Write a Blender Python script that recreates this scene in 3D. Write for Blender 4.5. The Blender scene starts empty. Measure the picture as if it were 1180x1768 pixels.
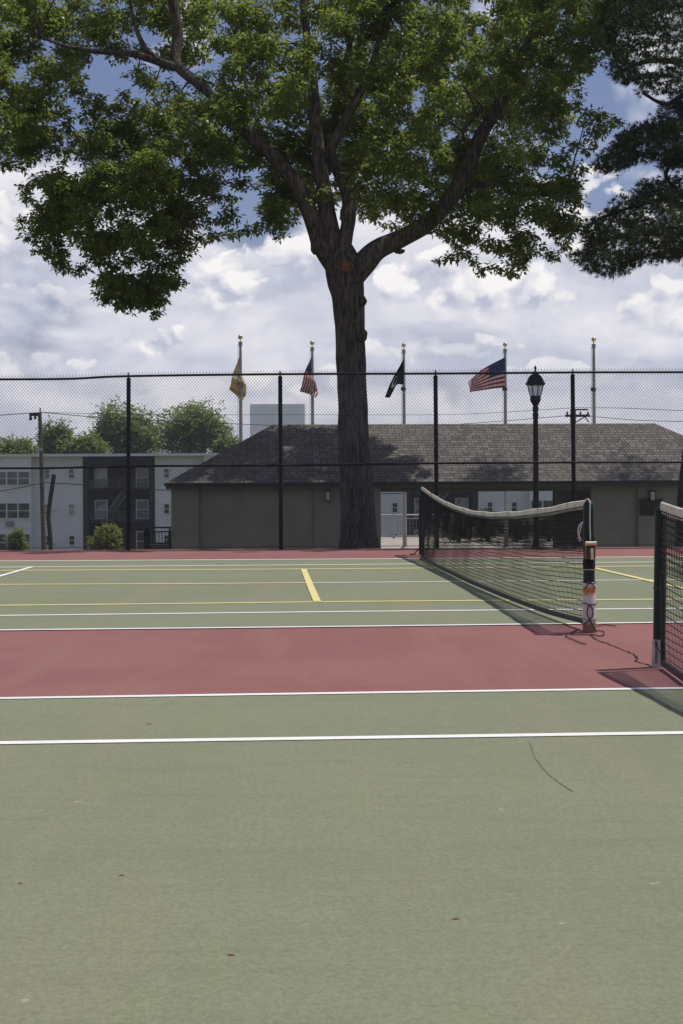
import bpy, bmesh, math, random
import numpy as np
from mathutils import Vector, noise
R = math.radians
random.seed(7); RNG = np.random.default_rng(11)
S = bpy.context.scene
COL = S.collection

# ------------------------------------------------------------------ camera
F, PX0, PY0, H, ROLL = 2720.0, 590.0, 828.0, 1.25, R(0.30)   # photo is 1180 x 1768
cam = bpy.data.objects.new('camera', bpy.data.cameras.new('camera')); COL.objects.link(cam)
cam.location = (0, 0, H); cam.rotation_euler = (R(90), ROLL, 0)
cam.data.sensor_fit = 'VERTICAL'; cam.data.sensor_height = 24
cam.data.lens = F/1768*24; cam.data.shift_y = -56/1768
cam.data.clip_end = 6000; cam.data.clip_start = 0.05
S.camera = cam
S.render.resolution_x, S.render.resolution_y = 683, 1024
S.view_settings.view_transform = 'Standard'; S.view_settings.look = 'None'
S.view_settings.exposure = 0.0; S.view_settings.gamma = 1

# ------------------------------------------------------------------ node helper
class NT:
    def __init__(s, tree): s.t = tree; s.n = tree.nodes; s.l = tree.links
    def new(s, typ, ins=None, **kw):
        nd = s.n.new(typ)
        for k, v in kw.items(): setattr(nd, k, v)
        if ins:
            for k, v in ins.items(): s.put(nd.inputs[k], v)
        return nd
    def put(s, sock, v):
        if isinstance(v, bpy.types.NodeSocket): s.l.new(v, sock)
        else: sock.default_value = v
    def m(s, op, a, b=0.0, c=0.0, clamp=False):
        nd = s.n.new('ShaderNodeMath'); nd.operation = op; nd.use_clamp = clamp
        s.put(nd.inputs[0], a); s.put(nd.inputs[1], b); s.put(nd.inputs[2], c); return nd.outputs[0]
    def mr(s, v, a, b, c=0.0, d=1.0, typ='SMOOTHSTEP'):
        nd = s.n.new('ShaderNodeMapRange'); nd.interpolation_type = typ
        for i, x in enumerate((v, a, b, c, d)): s.put(nd.inputs[i], x)
        return nd.outputs[0]
    def mix(s, f, a, b, blend='MIX'):
        nd = s.n.new('ShaderNodeMix'); nd.data_type = 'RGBA'; nd.blend_type = blend
        for i, x in ((0, f), (6, a), (7, b)):
            if isinstance(x, tuple) and len(x) == 3: x = (*x, 1)
            s.put(nd.inputs[i], x)
        return nd.outputs[2]
    def noise(s, vec, scale, detail=4, rough=.5, dim='3D', dist=0.0):
        nd = s.n.new('ShaderNodeTexNoise'); nd.noise_dimensions = dim
        if vec is not None: s.l.new(vec, nd.inputs['Vector'])
        s.put(nd.inputs['Scale'], scale); nd.inputs['Detail'].default_value = detail
        nd.inputs['Roughness'].default_value = rough; nd.inputs['Distortion'].default_value = dist
        return nd.outputs['Fac']
    def vec(s, x, y, z):
        nd = s.n.new('ShaderNodeCombineXYZ')
        for i, v in enumerate((x, y, z)): s.put(nd.inputs[i], v)
        return nd.outputs[0]
    def sep(s, v):
        nd = s.n.new('ShaderNodeSeparateXYZ'); s.l.new(v, nd.inputs[0]); return nd.outputs
    def scl(s, v, sc):
        nd = s.n.new('ShaderNodeMapping'); s.l.new(v, nd.inputs[0]); nd.inputs['Scale'].default_value = sc; return nd.outputs[0]

# ------------------------------------------------------------------ world + sun
SUN_AZ, SUN_EL = 70.0, 66.0       # azimuth from +Y towards +X
w = bpy.data.worlds.new('World'); S.world = w; w.use_nodes = True
w.node_tree.nodes.clear(); N = NT(w.node_tree)
sky = N.new('ShaderNodeTexSky', sky_type='NISHITA', sun_disc=False, sun_elevation=R(SUN_EL), sun_rotation=R(SUN_AZ))
sky.air_density = 1.0; sky.dust_density = 0.6; sky.ozone_density = 2.0
tc = N.new('ShaderNodeTexCoord').outputs['Generated']
dx, dy, dz = N.sep(tc)
az = N.m('ARCTAN2', dx, dy)
def cfield(offz, offx=0.0):
    v = N.vec(N.m('ADD', az, 3.37+offx), N.m('MULTIPLY', N.m('ADD', dz, offz), 1.45), 0.35)
    big = N.noise(v, 5.0, 2, .5)
    fine = N.noise(v, 12.0, 9, .52, dist=.25)
    return N.m('ADD', N.m('MULTIPLY', big, .52), N.m('MULTIPLY', fine, .48))
d0 = cfield(0.0); d1 = cfield(0.010, .006); 
cov = N.mr(dz, .10, .21, .17, -.03, 'LINEAR')
mask = N.mr(N.m('ADD', d0, cov), .485, .56)
shade = N.m('ADD', N.m('MULTIPLY', N.m('SUBTRACT', d0, d1), 9.0), .5, clamp=True)
low = N.noise(N.vec(N.m('ADD', az, 1.3), N.m('MULTIPLY', dz, 5.0), 0.0), 7.0, 3, .5)
shade2 = N.m('ADD', N.m('MULTIPLY', shade, .55), N.mr(low, .38, .62, 0.0, .45), clamp=True)
ccol = N.mix(shade2, (5.9, 6.4, 8.0), (10.6, 10.4, 11.1))
skyc = N.mix(1.0, sky.outputs[0], (.98, .86, .98), 'MULTIPLY')
final = N.mix(mask, skyc, ccol)
# heaped cumulus heads in front of the cloud sheet: (azimuth, height, half width, half height, strength) as tangents
pv = N.vec(N.m('ADD', az, 2.1), N.m('MULTIPLY', dz, 1.25), 0.8)
wz = N.new('ShaderNodeTexNoise', {'Vector': pv, 'Scale': 16.0, 'Detail': 7.0, 'Roughness': .6}).outputs['Color']
wq = N.new('ShaderNodeVectorMath', operation='MULTIPLY_ADD'); N.l.new(wz, wq.inputs[0]); wq.inputs[1].default_value = (.06, .045, .05); N.l.new(pv, wq.inputs[2])
def puffs(vecs, sc):
    vo = N.new('ShaderNodeTexVoronoi', {'Vector': vecs, 'Scale': sc}, feature='F1', voronoi_dimensions='2D'); vo.inputs['Detail'].default_value = 2; vo.inputs['Roughness'].default_value = .5
    return vo.outputs['Distance']
pf = puffs(wq.outputs[0], 30.0); pf2 = puffs(N.new('ShaderNodeVectorMath', {0: wq.outputs[0], 1: (.004, .010, 0)}, operation='ADD').outputs[0], 30.0)
relief = N.m('MULTIPLY', N.m('SUBTRACT', pf2, pf), 1.4)
grain = N.noise(pv, 34.0, 6, .6)
for a0, h0, ra, rh, st in ((-.235, .150, .085, .034, 1.0), (-.075, .120, .055, .030, .95), (-.025, .135, .036, .034, .9), (.085, .118, .085, .034, .95), (.165, .150, .07, .045, .9), (-.155, .112, .06, .02, .45), (-.118, .083, .030, .016, .85),
        (.06, .080, .07, .013, .6), (.215, .098, .06, .03, .8), (-.205, .070, .05, .012, .55), (-.02, .060, .05, .012, .6), (.13, .066, .06, .012, .55), (-.4, .13, .1, .05, .9), (.42, .14, .12, .05, .9)):
    u_ = N.m('DIVIDE', N.m('SUBTRACT', az, a0), ra); v_ = N.m('DIVIDE', N.m('SUBTRACT', dz, h0), rh)
    rr = N.m('SQRT', N.m('ADD', N.m('MULTIPLY', u_, u_), N.m('MULTIPLY', v_, v_)))
    f_ = N.m('ADD', N.m('SUBTRACT', N.m('SUBTRACT', 1.0, rr), N.m('MULTIPLY', pf, .75)), .34)
    f_ = N.m('ADD', f_, N.m('MULTIPLY', N.m('SUBTRACT', grain, .5), 1.0))
    soft = N.mr(v_, -.9, .4, .95, .16)                     # crisp above, melting into the sheet below
    mk = N.m('MULTIPLY', N.mr(f_, .0, soft), st)
    br = N.m('ADD', N.m('ADD', N.mr(v_, -1.0, .7, .12, .72), relief), N.m('MULTIPLY', N.m('SUBTRACT', grain, .5), .5), clamp=True)
    final = N.mix(mk, final, N.mix(br, (6.2, 6.6, 8.2), (12.4, 12.0, 11.9)))
bg = N.new('ShaderNodeBackground', {'Color': final, 'Strength': 0.080})
N.l.new(bg.outputs[0], N.new('ShaderNodeOutputWorld').inputs[0])
sl = bpy.data.lights.new('sun', 'SUN'); sl.energy = 3.6; sl.angle = R(.53); sl.color = (1, .955, .88)
so = bpy.data.objects.new('sun', sl); COL.objects.link(so)
sd = Vector((math.sin(R(SUN_AZ))*math.cos(R(SUN_EL)), math.cos(R(SUN_AZ))*math.cos(R(SUN_EL)), math.sin(R(SUN_EL))))
so.rotation_euler = sd.to_track_quat('Z', 'Y').to_euler(); so.location = (20, 10, 40)

# ------------------------------------------------------------------ placing helpers
def ray(px, py):
    u, v = (px-PX0)/F, (PY0-py)/F
    return (u*math.cos(ROLL)+v*math.sin(ROLL), -u*math.sin(ROLL)+v*math.cos(ROLL))
def P(px, py, d):
    x, z = ray(px, py); return Vector((x*d, d, H+z*d))
def G(px, py, z=0.0):
    x, v = ray(px, py); d = (z-H)/v; return Vector((x*d, d, z))

# ------------------------------------------------------------------ materials
def newmat(name):
    m = bpy.data.materials.new(name); m.use_nodes = True; m.node_tree.nodes.clear()
    return m, NT(m.node_tree)
def finish(N, shader): N.l.new(shader, N.new('ShaderNodeOutputMaterial').inputs[0])
def pbsdf(N, col, rough=.6, metal=0.0, bump=None, bdist=.01, bstr=.5, spec=.4, **kw):
    b = N.new('ShaderNodeBsdfPrincipled')
    if isinstance(col, tuple) and len(col) == 3: col = (*col, 1)
    N.put(b.inputs['Base Color'], col); N.put(b.inputs['Roughness'], rough); N.put(b.inputs['Metallic'], metal)
    b.inputs['Specular IOR Level'].default_value = spec
    if bump is not None:
        bn = N.new('ShaderNodeBump', {'Height': bump, 'Distance': bdist, 'Strength': bstr})
        N.l.new(bn.outputs[0], b.inputs['Normal'])
    return b.outputs[0]
def simple(name, col, rough=.55, metal=0.0, var=.25, scale=8, bump=.2, bd=.003, spec=.4):
    m, N = newmat(name); co = N.new('ShaderNodeTexCoord').outputs['Object']
    n = N.noise(co, scale, 6, .6); n2 = N.noise(co, scale*9, 3, .6)
    f = N.m('ADD', N.m('MULTIPLY', n, .7), N.m('MULTIPLY', n2, .3))
    k = N.mr(f, .3, .7)
    c = N.mix(k, tuple(x*(1-var) for x in col), tuple(min(1, x*(1+var)) for x in col))
    finish(N, pbsdf(N, c, rough, metal, n2, bd, bump, spec)); return m
def court_mat(name, base, tint, warm):
    m, N = newmat(name); co = N.new('ShaderNodeTexCoord').outputs['Object']
    a = N.noise(co, .45, 6, .62, dist=.4); b = N.noise(N.scl(co, (2.0, .20, 1)), 1.0, 5, .6, dist=.3); c = N.noise(co, 7, 7, .72)
    g = N.m('ADD', N.m('MULTIPLY', N.noise(co, 130, 4, .75), .5), N.m('MULTIPLY', N.noise(co, 45, 5, .8), .5)); st = N.noise(N.scl(co, (.30, 4, 1)), 2.0, 7, .68, dist=.5)
    col = N.mix(N.mr(a, .36, .64), base, tint)
    col = N.mix(N.mr(b, .46, .68, 0, .8), col, warm)
    col = N.mix(N.mr(N.noise(N.scl(co, (2.6, .16, 1)), 1.3, 4, .6, dist=.2), .52, .72, 0, .6), col, (base[0]*1.02, base[1]*1.10, base[2]*.86))
    col = N.mix(N.mr(st, .50, .72, 0, .30), col, tuple(x*.78 for x in base))
    col = N.mix(N.mr(N.noise(N.scl(co, (.5, 5, 1)), 4.0, 6, .7), .58, .76, 0, .4), col, tuple(min(1, x*1.3) for x in tint))
    col = N.mix(N.mr(c, .42, .72, 0, .35), col, tuple(min(1, x*1.25) for x in base))
    col = N.mix(N.mr(g, .40, .60, 0, 1), col, N.mix(1.0, col, (.74, .74, .74), 'MULTIPLY'))
    sp = N.noise(co, 11, 3, .55)
    col = N.mix(N.mr(sp, .72, .75, 0, .5), col, (.42, .40, .33))
    sp2 = N.noise(N.scl(co, (1, 1.6, 1)), 6.7, 3, .6)
    col = N.mix(N.mr(sp2, .73, .77, 0, .5), col, (.09, .075, .06))
    finish(N, pbsdf(N, col, .86, 0, N.m('ADD', g, N.m('MULTIPLY', c, .4)), .004, .8, .25)); return m
MT = {}
MT['court_green'] = court_mat('green court paint', (.212, .233, .152), (.236, .250, .162), (.250, .244, .156))
MT['court_red'] = court_mat('red court paint', (.265, .108, .106), (.300, .132, .126), (.29, .150, .125))
def line_mat(name, col):
    m, N = newmat(name); co = N.new('ShaderNodeTexCoord').outputs['Object']
    n = N.noise(co, 60, 5, .7); b = N.noise(co, 2.5, 4, .6)
    c = N.mix(N.mr(n, .52, .72, 0, .45), col, tuple(x*.55 for x in col))
    c = N.mix(N.mr(b, .4, .7, 0, .35), c, tuple(x*.75 for x in col))
    finish(N, pbsdf(N, c, .8, 0, n, .002, .3, .25)); return m
MT['white_line'] = line_mat('worn white line paint', (.80, .79, .76))
MT['yellow_line'] = line_mat('worn yellow line paint', (.70, .62, .26))
MT['black_metal'] = simple('black painted metal', (.007, .008, .010), .42, 0, .3, 6, .2, .003, .3)
MT['fence_metal'] = simple('black vinyl coated steel', (.008, .010, .016), .5, 0, .3, 5, .15, .003, .25)
MT['wire'] = simple('black coated wire', (.030, .032, .040), .32, 0, .2, 5, 0, .003, .5)
MT['post_green'] = simple('dark green post paint', (.007, .025, .019), .42, 0, .35, 12, .25, .003, .25)
MT['strand'] = simple('black net cord', (.012, .012, .013), .8, 0, .2, 30, 0)
MT['cord'] = simple('grey brown cord', (.06, .05, .045), .8, 0, .3, 60, .2)
MT['white_cord'] = simple('white braided cord', (.55, .53, .49), .75, 0, .15, 60, .2)
MT['brass'] = simple('weathered brass', (.13, .085, .045), .5, .5, .5, 30, .4)
MT['bandmat'] = simple('weathered white canvas', (.66, .61, .50), .85, 0, .22, 9, .4, .004)
MT['hem'] = simple('black vinyl hem', (.02, .021, .024), .6, 0, .3, 10, .3)
MT['concrete'] = simple('pale concrete', (.42, .37, .31), .85, 0, .18, 1.2, .3)
MT['alum'] = simple('brushed aluminium', (.30, .30, .28), .45, .55, .2, 3, .1)
MT['gold'] = simple('gilded ball', (.52, .42, .24), .28, .8, .2, 10, .05)
MT['wood'] = simple('weathered pole wood', (.13, .095, .07), .9, 0, .4, 3, .5, .02)
MT['darkwood'] = simple('dark creosoted wood', (.035, .028, .028), .9, 0, .4, 3, .5, .02)
MT['stucco'] = simple('grey green stucco', (.205, .203, .178), .92, 0, .12, 2.2, .5, .006)
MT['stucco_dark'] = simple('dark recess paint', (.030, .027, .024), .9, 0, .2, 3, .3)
MT['fascia'] = simple('olive grey fascia', (.09, .087, .073), .7, 0, .15, 3, .2)
MT['win_frame'] = simple('white vinyl frame', (.62, .62, .60), .5, 0, .06, 4, 0)
MT['rail_light'] = simple('galvanised railing', (.36, .37, .38), .5, .2, .15, 5, 0)
MT['dark_siding'] = simple('charcoal wall', (.022, .023, .030), .75, 0, .15, .6, .1)
MT['blue'] = simple('blue rubber', (.02, .10, .22), .45, 0, .3, 12, .2)
MT['tower'] = simple('hazed tower cladding', (.84, .86, .90), .6, 0, .04, .2, 0)  # distance haze painted in as a very pale base colour
MT['black_plaque'] = simple('dark bronze plate', (.018, .012, .011), .35, .3, .2, 12, .1)
def sid_mat():
    m, N = newmat('pale blue grey siding'); co = N.new('ShaderNodeTexCoord').outputs['Object']
    z = N.sep(co)[2]; f = N.m('FRACT', N.m('MULTIPLY', z, 5.0))
    l = N.mr(f, .0, .18, 0, 1); n = N.noise(co, .5, 4, .5); n2 = N.noise(N.scl(co, (3, 3, .3)), 1.5, 4, .6)
    c = N.mix(N.mr(n, .3, .7), (.62, .63, .68), (.68, .685, .73))
    c = N.mix(N.m('MULTIPLY', N.m('SUBTRACT', 1, l), .30), c, (.34, .36, .41))
    c = N.mix(N.mr(n2, .55, .8, 0, .18), c, (.2, .2, .2))
    finish(N, pbsdf(N, c, .7, 0, f, .02, .4)); return m
MT['siding'] = sid_mat()
def glass_mat(name, col=(.03, .035, .045)):
    m, N = newmat(name); co = N.new('ShaderNodeTexCoord').outputs['Object']
    n = N.noise(co, 1.1, 2, .5)
    c = N.mix(N.mr(n, .45, .6), col, tuple(x*2.2 for x in col))
    finish(N, pbsdf(N, c, .08, 0, N.noise(co, .8, 2), .02, .05, .8)); return m
MT['glass'] = glass_mat('dark window glass'); MT['blind'] = glass_mat('glass before pale blinds', (.17, .18, .19))
def shingle_mat():
    m, N = newmat('asphalt shingles'); uv = N.new('ShaderNodeUVMap').outputs[0]
    br = N.new('ShaderNodeTexBrick', {'Vector': uv, 'Scale': 1.0, 'Mortar Size': .012, 'Mortar Smooth': .1, 'Bias': 0.0, 'Brick Width': .19, 'Row Height': .14,
        'Color1': (.0, .0, .0, 1), 'Color2': (1, 1, 1, 1), 'Mortar': (.5, .5, .5, 1)})
    br.offset = .37; br.offset_frequency = 3
    co = N.new('ShaderNodeTexCoord').outputs['Object']
    b = N.noise(co, .7, 5, .6); g = N.noise(co, 60, 3, .7); bl = N.noise(co, 3.3, 4, .6)
    c = N.mix(br.outputs['Color'], (.105, .097, .092), (.215, .198, .184))
    c = N.mix(N.mr(b, .35, .7, 0, .5), c, (.15, .128, .11))
    c = N.mix(N.mr(bl, .60, .75, 0, .5), c, (.21, .195, .18))
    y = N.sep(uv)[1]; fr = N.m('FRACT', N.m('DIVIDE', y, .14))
    c = N.mix(N.m('MULTIPLY', N.mr(fr, .0, .16, 1, 0), .85), c, (.018, .017, .016))  # shade line along each course painted into the colour
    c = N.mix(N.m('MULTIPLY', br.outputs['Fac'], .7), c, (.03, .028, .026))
    h = N.m('ADD', N.m('SUBTRACT', 1.0, fr), N.m('MULTIPLY', g, .2))
    finish(N, pbsdf(N, c, .95, 0, h, .02, .9, .15)); return m
MT['shingle'] = shingle_mat()
def bark_mat(name, c1, c2, sc=1.0):
    m, N = newmat(name); co = N.new('ShaderNodeTexCoord').outputs['Object']
    v = N.scl(co, (1, 1, .13)); a = N.noise(v, 22*sc, 7, .65, dist=.08); b = N.noise(co, 1.5, 4, .6); g = N.noise(co, 45, 4, .6)
    c = N.mix(N.mr(a, .38, .62), c1, c2); c = N.mix(N.mr(b, .45, .75, 0, .5), c, tuple(x*1.35 for x in c2))
    c = N.mix(N.mr(g, .4, .7, 0, .3), c, c1)
    finish(N, pbsdf(N, c, .92, 0, N.m('ADD', a, N.m('MULTIPLY', g, .15)), .06, 1.0, .15)); return m
MT['bark'] = bark_mat('furrowed grey brown bark', (.040, .033, .030), (.150, .130, .116))
MT['pinebark'] = bark_mat('pine bark', (.022, .018, .016), (.07, .055, .048))
MT['scar'] = simple('orange brown heartwood', (.16, .075, .035), .9, 0, .45, 14, .6, .02)
def leaf_mat(name, c1, c2, tr, trf=.42, ns=1.2):
    m, N = newmat(name); at = N.new('ShaderNodeAttribute', attribute_name='rnd').outputs['Fac']
    co = N.new('ShaderNodeTexCoord').outputs['Object']; n = N.noise(co, ns, 3, .5)
    k = N.m('ADD', N.m('MULTIPLY', at, .7), N.m('MULTIPLY', n, .4), clamp=True)
    c = N.mix(k, c1, c2)
    p = pbsdf(N, c, .42, 0, spec=.45)
    t = N.new('ShaderNodeBsdfTranslucent', {'Color': N.mix(k, tuple(x*.8 for x in tr), tr)}).outputs[0]
    mx = N.new('ShaderNodeMixShader'); mx.inputs[0].default_value = trf; N.l.new(p, mx.inputs[1]); N.l.new(t, mx.inputs[2])
    finish(N, mx.outputs[0]); return m
MT['leaf'] = leaf_mat('broad green leaves', (.045, .075, .024), (.135, .185, .050), (.34, .43, .075), .45)
MT['needle'] = leaf_mat('pine needles', (.026, .044, .018), (.055, .082, .028), (.09, .14, .03), .28)
MT['farleaf'] = leaf_mat('distant foliage', (.085, .135, .045), (.16, .21, .07), (.32, .40, .10), .48, .5)
MT['bushleaf'] = leaf_mat('yellow green shrub leaves', (.12, .15, .03), (.22, .24, .05), (.32, .34, .06), .4)
MT['bushdark'] = leaf_mat('deep green shrub leaves', (.025, .05, .015), (.06, .095, .025), (.12, .17, .03), .35)
def grass_mat():
    m, N = newmat('lawn'); co = N.new('ShaderNodeTexCoord').outputs['Object']
    a = N.noise(co, .4, 4); b = N.noise(co, 12, 5, .7)
    c = N.mix(a, (.05, .075, .022), (.10, .115, .04)); c = N.mix(N.mr(b, .4, .7, 0, .6), c, (.14, .125, .07))
    finish(N, pbsdf(N, c, .95, 0, b, .05, .6, .1)); return m
MT['grass'] = grass_mat()

# ------------------------------------------------------------------ mesh helpers
def link(o, parent=None):
    COL.objects.link(o)
    if parent is not None: o.parent = parent
    return o
def tag(o, label=None, cat=None, group=None, kind=None):
    for k, v in (('label', label), ('category', cat), ('group', group), ('kind', kind)):
        if v: o[k] = v
    return o
def empty(name, loc, label, cat, group=None):
    o = link(bpy.data.objects.new(name, None)); o.location = loc; o.empty_display_size = .2
    return tag(o, label, cat, group)
def npmesh(name, V, Fc, mat, parent=None, rnd=None, smooth=False, uv=None, mats=None, fmat=None):
    """V (n,3) world coordinates, Fc (m,k) or list of tuples"""
    V = np.asarray(V, dtype=np.float64).reshape(-1, 3)
    if parent is not None: V = V - np.array(parent.matrix_world.translation if parent.parent else parent.location)
    me = bpy.data.meshes.new(name)
    if isinstance(Fc, np.ndarray):
        k = Fc.shape[1]; m = len(Fc)
        me.vertices.add(len(V)); me.vertices.foreach_set('co', V.astype(np.float32).ravel())
        me.loops.add(m*k); me.loops.foreach_set('vertex_index', Fc.astype(np.int32).ravel())
        me.polygons.add(m); me.polygons.foreach_set('loop_start', np.arange(0, m*k, k, dtype=np.int32))
        me.polygons.foreach_set('loop_total', np.full(m, k, dtype=np.int32))
        me.update(calc_edges=True)
    else:
        me.from_pydata([tuple(v) for v in V], [], [tuple(f) for f in Fc]); me.update()
    if rnd is not None:
        a = me.attributes.new('rnd', 'FLOAT', 'POINT'); a.data.foreach_set('value', np.asarray(rnd, dtype=np.float32))
    if uv is not None:
        l = me.uv_layers.new(name='UVMap'); li = np.empty(len(me.loops), dtype=np.int32); me.loops.foreach_get('vertex_index', li)
        l.data.foreach_set('uv', np.asarray(uv, dtype=np.float32)[li].ravel())
    if smooth: me.polygons.foreach_set('use_smooth', np.ones(len(me.polygons), dtype=bool))
    for mm in (mats or [mat]): me.materials.append(mm)
    if fmat is not None: me.polygons.foreach_set('material_index', np.asarray(fmat, dtype=np.int32))
    return link(bpy.data.objects.new(name, me), parent)

class MB:
    def __init__(s): s.v = []; s.f = []; s.m = []; s.cur = 0
    def add(s, vs, fs):
        b = len(s.v); s.v += [tuple(v) for v in vs]; s.f += [tuple(i+b for i in f) for f in fs]; s.m += [s.cur]*len(fs)
    def box(s, x0, x1, y0, y1, z0, z1, org=None, rz=0, bev=0.0):
        vs = [(x, y, z) for z in (z0, z1) for y in (y0, y1) for x in (x0, x1)]
        if org is not None:
            c, sn = math.cos(rz), math.sin(rz)
            vs = [(org[0]+x*c-y*sn, org[1]+x*sn+y*c, org[2]+z) for x, y, z in vs]
        s.add(vs, [(0, 2, 3, 1), (4, 5, 7, 6), (0, 1, 5, 4), (2, 6, 7, 3), (0, 4, 6, 2), (1, 3, 7, 5)])
    def tube(s, pts, rad, n=8, cap=True):
        pts = [Vector(p) for p in pts]; k = len(pts)
        if not hasattr(rad, '__len__'): rad = [rad]*k
        ref = None; rings = []; b = len(s.v)
        for i in range(k):
            t = (pts[min(i+1, k-1)]-pts[max(i-1, 0)]).normalized()
            if ref is None: ref = t.orthogonal().normalized()
            ref = (ref - t*ref.dot(t)); ref = ref.normalized() if ref.length > 1e-6 else t.orthogonal().normalized()
            bi = t.cross(ref)
            for j in range(n):
                a = 2*math.pi*j/n; s.v.append(tuple(pts[i]+(ref*math.cos(a)+bi*math.sin(a))*rad[i]))
        for i in range(k-1):
            for j in range(n):
                s.f.append((b+i*n+j, b+i*n+(j+1) % n, b+(i+1)*n+(j+1) % n, b+(i+1)*n+j)); s.m.append(s.cur)
        if cap:
            s.f.append(tuple(b+j for j in reversed(range(n)))); s.f.append(tuple(b+(k-1)*n+j for j in range(n))); s.m += [s.cur]*2
    def lathe(s, c, prof, n=24, tilt=None):
        b = len(s.v)
        for r, z in prof:
            for j in range(n):
                a = 2*math.pi*j/n; p = Vector((r*math.cos(a), r*math.sin(a), z))
                if tilt is not None: p = p + Vector((tilt[0]*z, tilt[1]*z, 0))
                s.v.append(tuple(Vector(c)+p))
        for i in range(len(prof)-1):
            for j in range(n):
                s.f.append((b+i*n+j, b+i*n+(j+1) % n, b+(i+1)*n+(j+1) % n, b+(i+1)*n+j)); s.m.append(s.cur)
        s.f.append(tuple(b+j for j in reversed(range(n)))); s.f.append(tuple(b+(len(prof)-1)*n+j for j in range(n))); s.m += [s.cur]*2
    def build(s, name, mat, parent=None, smooth=False, bevel=0.0, mats=None):
        o = npmesh(name, s.v, s.f, mat, parent, smooth=smooth, mats=mats, fmat=s.m if mats else None)
        if bevel:
            md = o.modifiers.new('bevel', 'BEVEL'); md.width = bevel; md.segments = 2; md.limit_method = 'ANGLE'
        if smooth:
            try: o.data.shade_auto_smooth = True
            except Exception: pass
            o.data.set_sharp_from_angle(angle=R(40))
        return o
def spline(pts, per=6):
    """Catmull-Rom through lists of equal-length tuples"""
    A = np.array([tuple(p) for p in pts], dtype=float); n = len(A); out = []
    for i in range(n-1):
        p0, p1, p2, p3 = A[max(i-1, 0)], A[i], A[i+1], A[min(i+2, n-1)]
        for k in range(per):
            t = k/per
            out.append(.5*((2*p1)+(-p0+p2)*t+(2*p0-5*p1+4*p2-p3)*t*t+(-p0+3*p1-3*p2+p3)*t**3))
    out.append(A[-1]); return np.array(out)
def interp(t, xs, ys): return float(np.interp(t, xs, ys))

# ================================================================== GROUND
CR = R(4.0)                                   # courts lie turned by four degrees
def terrain(x, y):
    y0 = interp(y, [28.6, 28.9, 38, 73, 110], [-.12, -.2, -1.45, -1.45, -5.5])
    yl = interp(y, [28.6, 28.9, 38, 46, 112], [-.12, -.2, -1.45, -1.45, -5.5])
    k = max(0, min(1, (x+9.5)/3)); k = k*k*(3-2*k)
    return yl*(1-k)+y0*k
xs = np.concatenate([[-1500, -600, -200, -90, -50], np.arange(-30, 30.1, 1.5), [50, 90, 200, 600, 1500]])
ys = np.concatenate([[-300, -60, 0, 15, 25], np.arange(28.3, 50, .7), np.arange(50, 125, 3), [160, 250, 500, 1000, 2500]])
V = [(x, y, terrain(x, y) + (.05*noise.noise(Vector((x*.3, y*.3, 0))) if y > 40 else 0)) for y in ys for x in xs]
nx = len(xs); Fq = np.array([(j*nx+i, j*nx+i+1, (j+1)*nx+i+1, (j+1)*nx+i) for j in range(len(ys)-1) for i in range(nx-1)])
tag(npmesh('ground', V, Fq, MT['grass'], smooth=True), kind='structure')
def sheet(name, mat, pts, z):
    return tag(npmesh(name, [(p[0], p[1], z) for p in pts], [tuple(range(len(pts)))], mat), kind='structure')
EY = 28.55
m = MB(); m.box(-26, 26, -22, EY, -.16, 0); tag(m.build('court_slab', MT['court_red']), kind='structure')
# painted lines: (pixel x, pixel y) samples of every line running across the picture
LN = {'near_single': [(0, 1285), (590, 1276.5), (1180, 1267.5)], 'near_double': [(0, 1207.6), (590, 1198.5), (1180, 1190)],
      'far_double': [(0, 1089), (590, 1083), (1130, 1076)], 'far_single': [(0, 1064), (590, 1057), (1130, 1052)],
      'junior_near': [(0, 1046.3), (300, 1043.5), (590, 1039.5), (1130, 1036)], 'centre': [(0, 1010), (300, 1009), (540, 1007), (1130, 1002)],
      'junior_far': [(-60, 986), (590, 983), (1130, 978)], 'back_single': [(-60, 980.5), (590, 975.5), (1130, 971)],
      'back_double': [(0, 969.3), (590, 966), (1130, 962)]}
def gp(key):
    p = [G(*q) for q in LN[key]]; a, b = p[0], p[-1]; d = (b-a).normalized()
    return [a-d*14] + p + [b+d*14]
def softline(pts):
    A = np.array([(p[0], p[1]) for p in pts], float)
    if len(A) < 3: return A
    L_ = np.concatenate([[0], np.cumsum(np.linalg.norm(np.diff(A, axis=0), axis=1))]); t = np.linspace(0, L_[-1], 120)
    Q = np.stack([np.interp(t, L_, A[:, 0]), np.interp(t, L_, A[:, 1])], -1)
    for _ in range(12): Q[1:-1] = (Q[:-2]+2*Q[1:-1]+Q[2:])/4
    return Q
def strip(m, pts, w, z):
    P3 = softline(pts)
    vs = []
    for i, p in enumerate(P3):
        t = P3[min(i+1, len(P3)-1)]-P3[max(i-1, 0)]; t = t/np.linalg.norm(t); n = np.array((-t[1], t[0]))
        vs += [(*(p-n*w/2), z), (*(p+n*w/2), z)]
    m.add(vs, [(2*i, 2*i+2, 2*i+3, 2*i+1) for i in range(len(P3)-1)])
def poly_spl(key): return [tuple(p) for p in softline(gp(key))]
nd_ = poly_spl('near_double'); sheet('near_court_paint', MT['court_green'], [(-18, -9.5), (18, -9.5)] + nd_[::-1], .004)
a_ = poly_spl('far_double'); b_ = poly_spl('back_double')
sheet('far_court_paint', MT['court_green'], a_ + b_[::-1], .004)
m = MB()
for k, wd in (('near_single', .085), ('near_double', .075), ('far_double', .08), ('far_single', .085), ('back_single', .11), ('back_double', .12)):
    strip(m, gp(k), wd, .008)
c_ = gp('centre'); strip(m, [G(540, 1007), G(1130, 1002), c_[-1]], .08, .008)
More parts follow.
